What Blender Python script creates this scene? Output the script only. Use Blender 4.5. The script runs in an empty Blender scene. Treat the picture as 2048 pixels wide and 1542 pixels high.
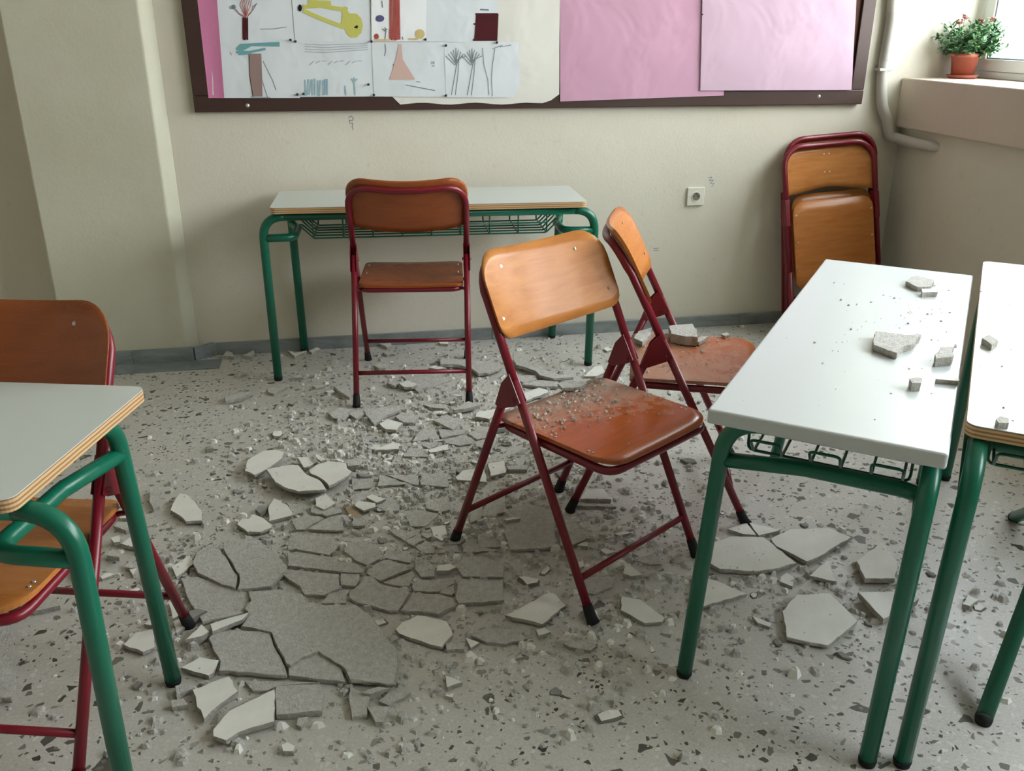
import bpy, bmesh, math, random
from mathutils import Vector, Matrix, noise
random.seed(7)
C = bpy.context.scene.collection
PI = math.pi

# ------------------------------------------------------------------ camera
CH, YAW, PITCH, ROLL, FPX = 1.3511, 0.1886, 0.3851, 0.0041, 1781.18
fwd = Vector((math.sin(YAW)*math.cos(PITCH), math.cos(YAW)*math.cos(PITCH), -math.sin(PITCH)))
rt0 = Vector((math.cos(YAW), -math.sin(YAW), 0))
up0 = rt0.cross(fwd)
rgt = math.cos(ROLL)*rt0 + math.sin(ROLL)*up0
upv = -math.sin(ROLL)*rt0 + math.cos(ROLL)*up0
cd = bpy.data.cameras.new('camera'); cam = bpy.data.objects.new('camera', cd); C.objects.link(cam)
cam.matrix_world = Matrix(((rgt.x, upv.x, -fwd.x, 0), (rgt.y, upv.y, -fwd.y, 0), (rgt.z, upv.z, -fwd.z, CH), (0, 0, 0, 1)))
cd.sensor_fit = 'HORIZONTAL'; cd.sensor_width = 36; cd.lens = FPX/2048*36; cd.clip_start = .02; cd.clip_end = 200
bpy.context.scene.camera = cam
CP = Vector((0, 0, CH))
def ray(u, v): return fwd + rgt*((u-1024)/FPX) - upv*((v-771)/FPX)
def onz(u, v, z=0.0):
    d = ray(u, v); return CP + d*((z-CH)/d.z)
def ony(u, v, y):
    d = ray(u, v); return CP + d*(y/d.y)

# ------------------------------------------------------------------ light and exposure
sc = bpy.context.scene
sc.view_settings.view_transform = 'Standard'; sc.view_settings.look = 'None'
sc.view_settings.gamma = 1; sc.view_settings.use_curve_mapping = False
sc.view_settings.exposure = 1.26
w = bpy.data.worlds.new('overcast_sky'); sc.world = w; w.use_nodes = True
nt = w.node_tree; bg = nt.nodes['Background']
tc = nt.nodes.new('ShaderNodeTexCoord'); sp = nt.nodes.new('ShaderNodeSeparateXYZ'); cr = nt.nodes.new('ShaderNodeValToRGB')
nt.links.new(tc.outputs['Generated'], sp.inputs[0]); nt.links.new(sp.outputs['Z'], cr.inputs[0]); nt.links.new(cr.outputs[0], bg.inputs[0])
cr.color_ramp.elements[0].position = 0.0; cr.color_ramp.elements[0].color = (.90, .93, .94, 1)
cr.color_ramp.elements[1].position = 1.0; cr.color_ramp.elements[1].color = (.72, .84, .92, 1)
bg.inputs[1].default_value = 9.0
WINDOWS = [(2.42, 3.85), (.86, 2.28), (-.70, .72)]
for y0, y1 in WINDOWS:                                   # portals only guide the sampling of the sky through the panes
    l = bpy.data.lights.new('window_portal', 'AREA'); l.shape = 'RECTANGLE'; l.size = y1-y0; l.size_y = 1.4
    l.cycles.is_portal = True
    o = bpy.data.objects.new('window_portal', l); C.objects.link(o)
    o.matrix_world = Matrix(((0, 0, 1, 2.99), (1, 0, 0, (y0+y1)/2), (0, 1, 0, 1.84), (0, 0, 0, 1)))
sc.cycles.max_bounces = 7; sc.cycles.diffuse_bounces = 5; sc.cycles.glossy_bounces = 3; sc.cycles.transmission_bounces = 4
sc.cycles.use_denoising = True
sc.cycles.sample_clamp_indirect = 8
sc.cycles.caustics_reflective = False; sc.cycles.caustics_refractive = False

# ------------------------------------------------------------------ materials
def lin(c): return tuple(((x/255)/12.92 if x/255 <= .04045 else ((x/255+.055)/1.055)**2.4) for x in c) + (1,)
class Mat:
    def __init__(s, name, col=(200, 200, 200), rough=.6, spec=.5, metal=0):
        m = bpy.data.materials.new(name); m.use_nodes = True; s.m = m; s.nt = m.node_tree; s.b = s.nt.nodes['Principled BSDF']
        s.b.inputs['Base Color'].default_value = lin(col); s.b.inputs['Roughness'].default_value = rough
        s.b.inputs['Specular IOR Level'].default_value = spec; s.b.inputs['Metallic'].default_value = metal
        s.co = None; s.h = None
    def n(s, t, **k):
        x = s.nt.nodes.new(t)
        for a, b in k.items():
            if a.startswith('i_'): x.inputs[a[2:].replace('_', ' ')].default_value = b
            else: setattr(x, a, b)
        return x
    def l(s, a, b): s.nt.links.new(a, b)
    def coord(s, kind='Object', scale=(1, 1, 1)):
        t = s.n('ShaderNodeTexCoord'); mp = s.n('ShaderNodeMapping'); s.l(t.outputs[kind], mp.inputs[0]); mp.inputs['Scale'].default_value = scale
        return mp.outputs[0]
    def noise(s, co, scale, detail=4, rough=.6, dist=0):
        x = s.n('ShaderNodeTexNoise'); s.l(co, x.inputs['Vector']); x.inputs['Scale'].default_value = scale
        x.inputs['Detail'].default_value = detail; x.inputs['Roughness'].default_value = rough; x.inputs['Distortion'].default_value = dist
        return x.outputs['Fac']
    def ramp(s, fac, stops, interp='LINEAR'):
        r = s.n('ShaderNodeValToRGB'); s.l(fac, r.inputs[0]); e = r.color_ramp.elements; r.color_ramp.interpolation = interp
        while len(e) < len(stops): e.new(.5)
        for el, (p, c) in zip(e, stops):
            el.position = p; el.color = c if len(c) == 4 else lin(c)
        return r.outputs[0]
    def mix(s, fac, a, b, blend='MIX'):
        x = s.n('ShaderNodeMix', data_type='RGBA', blend_type=blend)
        for sock, v in ((x.inputs[0], fac), (x.inputs[6], a), (x.inputs[7], b)):
            if hasattr(v, 'is_linked') or hasattr(v, 'links'): s.l(v, sock)
            elif isinstance(v, (int, float)): sock.default_value = v
            else: sock.default_value = lin(v) if len(v) == 3 else v
        return x.outputs[2]
    def math(s, op, a, b=0.0, c=None, clamp=False):
        x = s.n('ShaderNodeMath', operation=op); x.use_clamp = clamp
        for i, v in enumerate((a, b) if c is None else (a, b, c)):
            if isinstance(v, (int, float)): x.inputs[i].default_value = v
            else: s.l(v, x.inputs[i])
        return x.outputs[0]
    def color(s, o): s.l(o, s.b.inputs['Base Color'])
    def rough(s, o): s.l(o, s.b.inputs['Roughness'])
    def bump(s, h, strength=.3, dist=.01):
        x = s.n('ShaderNodeBump'); s.l(h, x.inputs['Height']); x.inputs['Strength'].default_value = strength; x.inputs['Distance'].default_value = dist
        s.l(x.outputs[0], s.b.inputs['Normal'])
B0, B1 = (0, 0, 0, 1), (1, 1, 1, 1)

def wall_mat(name, col, dark, seed=0):
    m = Mat(name, col, .75, .3); co = m.coord('Object'); 
    n1 = m.noise(co, 1.3+seed, 5, .6); n2 = m.noise(co, 22, 6, .65); n3 = m.noise(co, 7, 3, .5)
    c = m.mix(m.ramp(n1, [(.35, B0), (.75, B1)]), col, dark)
    c2 = m.mix(m.ramp(n2, [(.60, B0), (.74, (.28, .28, .28, 1))]), c, (176, 168, 146))
    m.color(c2)
    v = m.noise(co, 90, 3, .6); m.bump(m.math('ADD', m.math('MULTIPLY', v, .35), n3), .10, .02)
    return m.m
M = {}
M['wall'] = wall_mat('cream_wall_paint', (214, 209, 195), (207, 200, 182))
M['pillar'] = wall_mat('pillar_wall_paint', (198, 196, 178), (188, 185, 164), .7)
M['band'] = wall_mat('window_wall_paint', (204, 190, 176), (196, 182, 166), .3)
M['ceiling'] = Mat('white_ceiling_paint', (225, 224, 214), .8, .2).m

def terrazzo():
    m = Mat('terrazzo_floor', (180, 176, 168), .3, .5); co = m.coord('Object')
    ds = m.n('ShaderNodeTexNoise'); m.l(co, ds.inputs['Vector']); ds.inputs['Scale'].default_value = 18; ds.inputs['Detail'].default_value = 2
    wv = m.n('ShaderNodeMix', data_type='VECTOR'); wv.inputs[0].default_value = .022; m.l(co, wv.inputs[4]); m.l(ds.outputs['Color'], wv.inputs[5]); wco = wv.outputs[1]
    fine = m.noise(co, 160, 4, .7); mid = m.noise(co, 3, 4, .6)
    base = m.mix(m.ramp(fine, [(.35, B0), (.65, B1)]), (176, 173, 166), (200, 197, 190))
    base = m.mix(m.math('MULTIPLY', mid, .35), base, (196, 190, 180))
    # pale and mid-grey chips, flush with the surface
    def chips(scale, prob, thr, lo, hi):
        v = m.n('ShaderNodeTexVoronoi', feature='F1'); v.inputs['Scale'].default_value = scale; m.l(wco, v.inputs['Vector'])
        e = m.n('ShaderNodeTexVoronoi', feature='DISTANCE_TO_EDGE'); e.inputs['Scale'].default_value = scale; m.l(wco, e.inputs['Vector'])
        s = m.n('ShaderNodeSeparateColor'); m.l(v.outputs['Color'], s.inputs[0])
        pick = m.math('LESS_THAN', s.outputs[0], prob)
        # each chip is shrunk inside its cell by its own amount
        t = m.math('MULTIPLY_ADD', s.outputs[1], thr*1.3, thr)
        edge = m.math('GREATER_THAN', e.outputs['Distance'], t)
        return m.math('MULTIPLY', pick, edge), m.mix(s.outputs[2], lo, hi)
    f, c = chips(80, .35, .10, (164, 160, 152), (226, 222, 214)); base = m.mix(m.math('MULTIPLY', f, .5), base, c)
    f, c = chips(110, .10, .12, (70, 68, 62), (112, 110, 102)); base = m.mix(f, base, c)
    f, c = chips(25, .15, .17, (62, 60, 55), (118, 116, 106)); base = m.mix(f, base, c)
    f, c = chips(42, .15, .15, (66, 64, 58), (126, 122, 112)); base = m.mix(f, base, c)
    f, c = chips(60, .12, .12, (80, 78, 72), (140, 136, 126)); base = m.mix(f, base, c)
    # plaster dust lying around the middle of the fall
    tcx = m.n('ShaderNodeTexCoord'); sx = m.n('ShaderNodeSeparateXYZ'); m.l(tcx.outputs['Object'], sx.inputs[0])
    def blob(cx, cy, rx, ry):
        a = m.math('POWER', m.math('DIVIDE', m.math('SUBTRACT', sx.outputs[0], cx), rx), 2)
        b = m.math('POWER', m.math('DIVIDE', m.math('SUBTRACT', sx.outputs[1], cy), ry), 2)
        return m.math('SUBTRACT', 1, m.math('ADD', a, b))
    d = m.math('MAXIMUM', blob(.28, 2.35, .62, .85), m.math('MAXIMUM', blob(-.12, 1.72, .48, .42), blob(.55, 3.1, .75, .65)))
    d = m.math('MAXIMUM', d, m.math('MULTIPLY', blob(.95, 1.75, .45, .35), .6))
    dn = m.noise(co, 9, 6, .7)
    dust = m.math('MULTIPLY_ADD', d, 1.1, m.math('MULTIPLY_ADD', dn, 1.7, -1.0), clamp=True)
    dust = m.math('MULTIPLY', dust, .80)
    dc = m.mix(m.noise(co, 120, 4, .7), (182, 178, 168), (208, 204, 195))
    m.color(m.mix(dust, base, dc))
    m.rough(m.math('MULTIPLY_ADD', dust, .5, .29, clamp=True))
    hh = m.math('MULTIPLY', m.noise(co, 140, 4, .7), dust)
    m.bump(hh, .5, .006)
    return m.m
M['floor'] = terrazzo()

def marble():
    m = Mat('grey_marble_skirting', (128, 134, 134), .35, .5); co = m.coord('Object', (1, 1, 3))
    a = m.noise(co, 3.5, 8, .65, 1.5); m.color(m.ramp(a, [(.3, (104, 110, 110)), (.55, (134, 140, 140)), (.8, (160, 164, 160))])); return m.m
M['marble'] = marble()

def wood(name, a, b, dust=None, spec=.35):
    m = Mat(name, a, .28, spec); co = m.coord('Object', (1.2, 9, 9))
    g = m.noise(co, 5, 6, .6, .4); f = m.noise(m.coord('Object', (3, 60, 60)), 8, 4, .6)
    col = m.mix(m.ramp(g, [(.35, B0), (.7, B1)]), a, b); col = m.mix(m.math('MULTIPLY', f, .25), col, tuple(int(x*.72) for x in a))
    if dust:
        t = m.n('ShaderNodeTexCoord'); s = m.n('ShaderNodeSeparateXYZ'); m.l(t.outputs['Object'], s.inputs[0])
        # dust lies on the back part of the seat, ragged towards the front
        k = m.math('MULTIPLY_ADD', s.outputs[1], -dust[0], dust[1])
        k = m.math('MULTIPLY_ADD', s.outputs[0], dust[3], k)
        co2 = m.coord('Object'); nn = m.noise(co2, 26, 7, .75)
        d = m.math('ADD', k, m.math('MULTIPLY_ADD', nn, 1.8, -.95), clamp=True)
        d = m.math('MULTIPLY', d, dust[2])
        col = m.mix(d, col, (196, 182, 166)); m.rough(m.math('MULTIPLY_ADD', d, .5, .22, clamp=True))
    else: m.rough(m.math('MULTIPLY_ADD', f, .12, .2))
    m.color(col); return m.m
M['wood'] = wood('lacquered_beech_plywood', (192, 124, 66), (176, 106, 50))
M['wood_pale'] = wood('pale_beech_plywood', (194, 130, 72), (172, 108, 54), None, .16)
M['wood_dark'] = wood('dark_orange_plywood', (160, 86, 44), (142, 72, 36))
M['wood_dust'] = wood('dusty_orange_plywood', (178, 92, 46), (160, 80, 38), (3.2, -.42, .85, -1.2))
M['wood_dust2'] = wood('dust_strewn_plywood', (182, 106, 66), (170, 96, 58), (1.5, .10, .6, .6))
def edge_mat():
    m = Mat('layered_plywood_edge', (190, 150, 104), .55, .3); w_ = m.n('ShaderNodeTexWave', wave_type='BANDS', bands_direction='Z'); m.l(m.coord('Object'), w_.inputs[0])
    w_.inputs['Scale'].default_value = 42; w_.inputs['Distortion'].default_value = .6
    m.color(m.ramp(w_.outputs['Fac'], [(.2, (150, 112, 78)), (.6, (206, 172, 126))])); return m.m
M['ply'] = edge_mat()
def paint(name, a, rough=.25, chip=(120, 110, 100)):
    m = Mat(name, a, rough, .5); co = m.coord('Object'); n_ = m.noise(co, 34, 5, .7)
    c = m.mix(m.ramp(n_, [(.72, B0), (.76, (.55, .55, .55, 1))]), a, chip); m.color(c); return m.m
M['red'] = paint('dark_red_enamel', (116, 18, 34), .32)
M['green'] = paint('green_enamel', (14, 100, 76), .3, (60, 90, 78))
M['white_lam'] = Mat('white_laminate', (196, 200, 199), .33, .5).m
M['grey_lam'] = Mat('pale_grey_laminate', (200, 205, 199), .4, .5).m
M['rubber'] = Mat('black_rubber', (28, 28, 28), .7, .3).m
M['rivet'] = Mat('steel_rivet', (200, 196, 186), .35, .5, .6).m
def plaster(name, a, b, s, bs, bd):
    m = Mat(name, a, .85, .2); co = m.coord('Object')
    n1 = m.noise(co, s, 6, .7); m.color(m.mix(m.ramp(n1, [(.35, B0), (.65, B1)]), a, b)); n2 = m.noise(co, s*2.2, 5, .7); m.bump(n2, bs, bd); return m.m
M['pw'] = plaster('painted_plaster_face', (232, 231, 224), (224, 222, 213), 14, .12, .003)
M['pg'] = plaster('rough_grey_plaster', (240, 237, 230), (212, 208, 199), 70, 1.0, .012)
M['pe'] = plaster('broken_plaster_edge', (204, 200, 190), (172, 167, 156), 50, 1.0, .010)
M['pt'] = plaster('tan_plaster', (176, 156, 132), (164, 144, 120), 40, .5, .004)
M['frame'] = Mat('dark_brown_board_frame', (66, 46, 40), .42, .4).m
M['cork'] = Mat('brown_board_backing', (84, 56, 46), .8, .2).m
def paper(name, a, rough=.7):
    m = Mat(name, a, rough, .2); co = m.coord('Object'); n_ = m.noise(co, 3.2, 3, .5, .6); m.bump(n_, .5, .03); return m.m
M['paper'] = paper('white_drawing_paper', (214, 220, 224))
M['paper2'] = paper('bright_drawing_paper', (232, 234, 236))
M['card'] = paper('cream_white_card', (222, 220, 212))
M['pink'] = paper('pink_card', (198, 154, 176))
M['pink2'] = paper('pale_pink_card', (198, 170, 187))
M['pink3'] = paper('deep_pink_card', (212, 132, 172))
for k, c in dict(brown=(92, 44, 40), darkbrown=(78, 34, 38), red=(168, 82, 74), yellow=(196, 194, 104), black=(34, 34, 38), teal=(112, 164, 168),
                 violet=(92, 88, 128), pencil=(122, 126, 132), trunk=(150, 128, 122), peach=(206, 176, 166), blue=(150, 182, 192), ochre=(206, 184, 130), pale=(176, 180, 186)).items():
    M['ink_'+k] = Mat('crayon_'+k, c, .8, .1).m
M['pin'] = Mat('black_pin_plastic', (26, 30, 36), .3).m
M['pvc'] = Mat('grey_plastic_conduit', (186, 182, 174), .45).m
M['socket'] = Mat('ivory_socket_plastic', (218, 216, 202), .35).m
M['dark'] = Mat('dark_socket_hole', (40, 36, 32), .6).m
M['alu'] = Mat('white_window_frame', (222, 226, 226), .4).m
M['gasket'] = Mat('grey_window_gasket', (130, 146, 152), .5).m
g = Mat('window_glass', (255, 255, 255), .02); 
gb = g.n('ShaderNodeBsdfTransparent'); gg = g.n('ShaderNodeBsdfGlossy'); gg.inputs['Roughness'].default_value = .03; gm = g.n('ShaderNodeMixShader'); gm.inputs[0].default_value = .06
g.l(gb.outputs[0], gm.inputs[1]); g.l(gg.outputs[0], gm.inputs[2]); g.l(gm.outputs[0], g.nt.nodes['Material Output'].inputs[0]); M['glass'] = g.m
M['terra'] = Mat('terracotta_plastic', (168, 92, 72), .5).m
M['soil'] = Mat('potting_soil', (52, 40, 32), .9).m
M['leaf'] = Mat('green_leaves', (62, 104, 62), .5).m
M['leaf2'] = Mat('pale_green_leaves', (96, 134, 84), .5).m
M['petal'] = Mat('faded_red_petals', (168, 104, 92), .6).m
M['out_wall'] = Mat('pale_house_wall', (236, 234, 228), .8).m
M['out_dark'] = Mat('house_window', (120, 124, 128), .4).m
M['out_green'] = Mat('garden_tree', (120, 140, 90), .8).m
M['out_ground'] = Mat('pale_yard', (170, 168, 160), .9).m

# ------------------------------------------------------------------ mesh helpers
def link(name, me, parent=None):
    o = bpy.data.objects.new(name, me); C.objects.link(o)
    if parent is not None: o.parent = parent
    return o
class MB:
    def __init__(s): s.v = []; s.f = []; s.mi = []; s.sm = []
    def add(s, vs, fs, mi=0, smooth=False):
        b = len(s.v); s.v += [tuple(x) for x in vs]; s.f += [tuple(i+b for i in f) for f in fs]; s.mi += [mi]*len(fs); s.sm += [smooth]*len(fs)
    def box(s, x0, x1, y0, y1, z0, z1, mi=0):
        vs = [(x, y, z) for z in (z0, z1) for y in (y0, y1) for x in (x0, x1)]
        s.add(vs, [(0, 2, 3, 1), (4, 5, 7, 6), (0, 1, 5, 4), (2, 6, 7, 3), (0, 4, 6, 2), (1, 3, 7, 5)], mi)
    def tube(s, pts, r, n=10, closed=False, mi=0, rs=None, flat=None):
        pts = [Vector(p) for p in pts]; N = len(pts); rings = []; prev = None
        for i, p in enumerate(pts):
            if closed: t = pts[(i+1) % N]-pts[i-1]
            else: t = pts[min(i+1, N-1)]-pts[max(i-1, 0)]
            t.normalize()
            if prev is None:
                a = Vector((0, 0, 1)) if abs(t.z) < .9 else Vector((1, 0, 0)); nrm = (a - t*a.dot(t)).normalized()
            else:
                nrm = (prev - t*prev.dot(t)).normalized()
            prev = nrm; bn = t.cross(nrm); rr = rs[i] if rs else r
            rings.append([p + (nrm*math.cos(2*PI*k/n)*(flat or 1) + bn*math.sin(2*PI*k/n))*rr for k in range(n)])
        vs = [q for R in rings for q in R]; fs = []
        for i in range(N if closed else N-1):
            j = (i+1) % N
            for k in range(n): fs.append((i*n+k, i*n+(k+1) % n, j*n+(k+1) % n, j*n+k))
        s.add(vs, fs, mi, True)
        if not closed:
            b = len(s.v)-len(vs); s.f.append(tuple(b+k for k in range(n-1, -1, -1))); s.f.append(tuple(b+(N-1)*n+k for k in range(n))); s.mi += [mi]*2; s.sm += [False]*2
    def prism(s, poly, z0, z1, mi_top=0, mi_side=0, shrink=0):
        n = len(poly); c = Vector((sum(p[0] for p in poly)/n, sum(p[1] for p in poly)/n))
        bot = [(p[0]+(c.x-p[0])*shrink, p[1]+(c.y-p[1])*shrink) for p in poly]
        s.add([(p[0], p[1], z1) for p in poly]+[(p[0], p[1], z0) for p in bot], [tuple(range(n))], mi_top)
        b = len(s.v)-2*n; s.f.append(tuple(b+n+i for i in range(n-1, -1, -1))); s.mi.append(mi_side); s.sm.append(False)
        for i in range(n):
            j = (i+1) % n; s.f.append((b+i, b+n+i, b+n+j, b+j)); s.mi.append(mi_side); s.sm.append(False)
    def lathe(s, prof, n=32, mi=0, cx=0, cy=0):
        vs = [(cx+r*math.cos(2*PI*k/n), cy+r*math.sin(2*PI*k/n), z) for r, z in prof for k in range(n)]
        fs = [(i*n+k, i*n+(k+1) % n, (i+1)*n+(k+1) % n, (i+1)*n+k) for i in range(len(prof)-1) for k in range(n)]
        s.add(vs, fs, mi, True)
    def build(s, name, mats, parent=None, bevel=0, seg=2):
        me = bpy.data.meshes.new(name); me.from_pydata(s.v, [], s.f)
        for m in (mats if isinstance(mats, (list, tuple)) else [mats]): me.materials.append(M[m] if isinstance(m, str) else m)
        me.polygons.foreach_set('material_index', s.mi); me.polygons.foreach_set('use_smooth', s.sm); me.update()
        bm = bmesh.new(); bm.from_mesh(me); bmesh.ops.recalc_face_normals(bm, faces=bm.faces); bm.to_mesh(me); bm.free()
        o = link(name, me, parent)
        if bevel:
            b = o.modifiers.new('bevel', 'BEVEL'); b.width = bevel; b.segments = seg; b.limit_method = 'ANGLE'; b.angle_limit = .6
        return o
def tag(o, label=None, cat=None, group=None, kind=None):
    if label: o['label'] = label
    if cat: o['category'] = cat
    if group: o['group'] = group
    if kind: o['kind'] = kind
    return o
def empty(name, loc, rz=0, rx=0):
    o = bpy.data.objects.new(name, None); C.objects.link(o); o.location = loc; o.rotation_euler = (rx, 0, rz); o.empty_display_size = .1; return o
def struct(name, mb, mats, label=None, **k):
    o = mb.build(name, mats, None, **k); tag(o, label, None, None, 'structure'); return o
def smooth_path(pts, rad, k=6):
    """polyline with rounded corners"""
    P = [Vector(p) for p in pts]; out = [P[0]]
    for i in range(1, len(P)-1):
        a = P[i-1]-P[i]; b = P[i+1]-P[i]; ang = a.angle(b); d = min(rad/max(math.tan(ang/2), .01), a.length*.49, b.length*.49)
        p0 = P[i]+a.normalized()*d; p1 = P[i]+b.normalized()*d
        for j in range(k+1):
            t = j/k; out.append((1-t)**2*p0 + 2*t*(1-t)*P[i] + t*t*p1)
    out.append(P[-1]); return out
def panel(mb, hw, lo, hi, rlo, rhi, fn, th, nx=24, ny=8, mi_face=0, mi_edge=0, botfn=None):
    """curved board: columns across x in [-hw,hw], rows from lo to hi with rounded corners; fn(x,s)->(point, normal)"""
    xs = []
    R = max(rlo, rhi)
    for i in range(nx+1):
        t = -1+2*i/nx; xs.append(hw*math.copysign(1-(1-abs(t))**1.6, t))
    F = []; Bk = []
    for x in xs:
        def inset(r):
            d = abs(x)-(hw-r)
            return 0 if d <= 0 else r-math.sqrt(max(r*r-d*d, 0))
        a = lo+inset(rlo)+(botfn(x) if botfn else 0); b = hi-inset(rhi)
        for j in range(ny+1):
            p, n = fn(x, a+(b-a)*j/ny); F.append(p+n*th/2); Bk.append(p-n*th/2)
    nv = len(F); W_ = ny+1; fs = []; ed = []
    for i in range(nx):
        for j in range(ny):
            q = (i*W_+j, (i+1)*W_+j, (i+1)*W_+j+1, i*W_+j+1); fs.append(q); fs.append(tuple(nv+k for k in reversed(q)))
    for i in range(nx):
        for j in (0, ny):
            a, b = i*W_+j, (i+1)*W_+j; ed.append((a, b, nv+b, nv+a) if j else (b, a, nv+a, nv+b))
    for j in range(ny):
        for i in (0, nx):
            a, b = i*W_+j, i*W_+j+1; ed.append((b, a, nv+a, nv+b) if i else (a, b, nv+b, nv+a))
    mb.add(F+Bk, fs, mi_face, True); b0 = len(mb.v)-2*nv
    mb.f += [tuple(b0+i for i in f) for f in ed]; mb.mi += [mi_edge]*len(ed); mb.sm += [False]*len(ed)
def copy_tree(o, parent=None):
    c = o.copy(); C.objects.link(c); c.parent = parent
    for ch in list(o.children): copy_tree(ch, c)
    return c

# ------------------------------------------------------------------ room
YW = 3.863; XW = 2.532; XL = -2.9; YF = -3.4; ZC = 3.0; SILL = 1.135; BAND = .921
b = MB(); b.box(XL-.1, XW+.5, YF-.1, YW+.42, -.1, 0); struct('floor', b, 'floor')
b = MB(); b.box(XL-.1, XW+.5, YF-.1, YW+.42, ZC, ZC+.1); struct('ceiling', b, 'ceiling')
b = MB(); b.prism([(-1.18, YW), (XW+.55, YW), (XW+.55, YW+.42), (XL-.1, YW+.42), (XL-.1, YW+.24), (-1.18, YW+.24)], 0, ZC); struct('wall_back', b, 'wall')  # left of the pillar the recess is added to put that stretch in shade
b = MB(); b.box(XL-.12, XL, YF, YW+.24, 0, ZC); struct('wall_left', b, 'wall')
b = MB(); b.box(XL-.1, XW+.5, YF-.12, YF, 0, ZC); struct('wall_front', b, 'wall')
b = MB(); b.box(XW+.035, XW+.5, YF, YW, 0, BAND); b.box(XW+.035, XW+.5, YF, YW, 2.55, ZC)
for a0, a1 in ((2.28, 2.42), (.72, .86), (YF, -.70)): b.box(XW+.035, XW+.5, a0, a1, SILL, 2.55)
struct('wall_right', b, 'wall')
b = MB(); b.box(XW, XW+.5, YF, YW, BAND, SILL); struct('trim_1', b, ['band'], 'thick projecting window ledge with a flat white top', bevel=.006)
# pillar with chamfered right side
b = MB()
b.prism([(-1.182, YW), (-1.182, 3.805), (-.70, 3.805), (-.655, YW)], 0, ZC)
o = struct('wall_pillar', b, 'pillar', 'flat cream pillar projecting from the back wall on the left', bevel=.006)
# skirting
b = MB(); n_ = 7; x = -.60
seams = [-.585, .02, .64, 1.25, 1.86, 2.56]
root = empty('baseboard_back', (0, YW, 0)); tag(root, None, None, None, 'structure')
for x0, x1 in zip(seams[:-1], seams[1:]):
    b = MB(); b.box(x0, x1-.0015, -.014, 0, 0, .055+random.uniform(0, .002)); b.build('skirting_tile', 'marble', root, bevel=.002)
root = empty('baseboard_pillar', (0, 3.805, 0)); tag(root, None, None, None, 'structure')
for x0, x1 in ((-1.184, -.92), (-.919, -.672)):
    b = MB(); b.box(x0, x1, -.014, -.0005 if x0 > -1.2 else .05, 0, .062); b.build('skirting_tile', 'marble', root, bevel=.002)
b = MB(); b.prism([(-.665, -.008), (-.672, .0), (-.60, .056), (-.585, .046)], 0, .058); b.build('skirting_tile', 'marble', root)
b = MB(); b.box(-1.20, -.556, 3.68, 3.79, 0, .004); struct('trim_2', b, 'marble', 'grey marble strip set on the floor in front of the pillar', bevel=.001)

# ------------------------------------------------------------------ windows
for k, (y0, y1) in enumerate(WINDOWS):
    r = empty('window_%d' % (k+1), (2.90, (y0+y1)/2, SILL)); tag(r, None, None, None, 'structure')
    h = 1.415; hy = (y1-y0)/2
    b = MB()
    for z0, z1 in ((0, .03), (h-.03, h)): b.box(-.03, .03, -hy, hy, z0, z1)
    for a0, a1 in ((-hy, -hy+.03), (hy-.03, hy)): b.box(-.03, .03, a0, a1, .03, h-.03)
    b.build('window_frame', 'alu', r, bevel=.003)
    for s0, s1 in ((-hy+.032, -.002), (.002, hy-.032)):
        b = MB(); z0, z1 = .032, h-.032
        b.box(-.035, .02, s0, s1, z0, z0+.05); b.box(-.035, .02, s0, s1, z1-.05, z1); b.box(-.035, .02, s0, s0+.05, z0+.05, z1-.05); b.box(-.035, .02, s1-.05, s1, z0+.05, z1-.05)
        sa = b.build('sash', 'alu', r, bevel=.003)
        b = MB(); g0, g1 = s0+.05, s1-.05; c0, c1 = z0+.05, z1-.05
        b.box(-.028, .0, g0, g0+.008, c0, c1); b.box(-.028, .0, g1-.008, g1, c0, c1); b.box(-.028, .0, g0, g1, c0, c0+.006); b.box(-.028, .0, g0, g1, c1-.006, c1)
        b.build('gasket', 'gasket', sa)
        b = MB(); b.box(-.012, -.008, g0+.002, g1-.002, c0+.002, c1-.002); b.build('pane', 'glass', sa)
# outside: yard, a pale house, a tree
b = MB(); b.box(3.2, 60, -40, 60, -3.2, -3.1); tag(b.build('yard', 'out_ground'), None, None, None, 'structure')
r = empty('house', (16, 14, -3.1)); tag(r, 'pale house seen far off through the bright window', 'building')
b = MB(); b.box(0, 6, -8, 8, 0, 9); b.build('wall', 'out_wall', r)
for iy in range(6):
    for iz in range(3):
        b = MB(); b.box(-.06, .02, -7+iy*2.5, -5.8+iy*2.5, 1+iz*2.9, 2.5+iz*2.9); b.build('window', 'out_dark', r)
b = MB(); b.box(-.1, 6.3, -8.3, 8.3, 9, 9.2); b.build('roof', 'out_wall', r)
r = empty('garden_tree', (10.5, 10.2, -3.1)); tag(r, 'leafy tree outside in front of the pale house', 'tree')
b = MB(); b.tube([(0, 0, 0), (.05, 0, 1.2), (0, .1, 2.6)], .1, 8); b.build('trunk', 'out_dark', r)
bm = bmesh.new(); bmesh.ops.create_icosphere(bm, subdivisions=4, radius=1.3)
for v in bm.verts: v.co *= 1+.3*noise.noise(v.co*2.2)+.12*noise.noise(v.co*7); v.co.z += 3.1
me = bpy.data.meshes.new('crown'); bm.to_mesh(me); bm.free(); me.materials.append(M['out_green']); link('crown', me, r)

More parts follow.
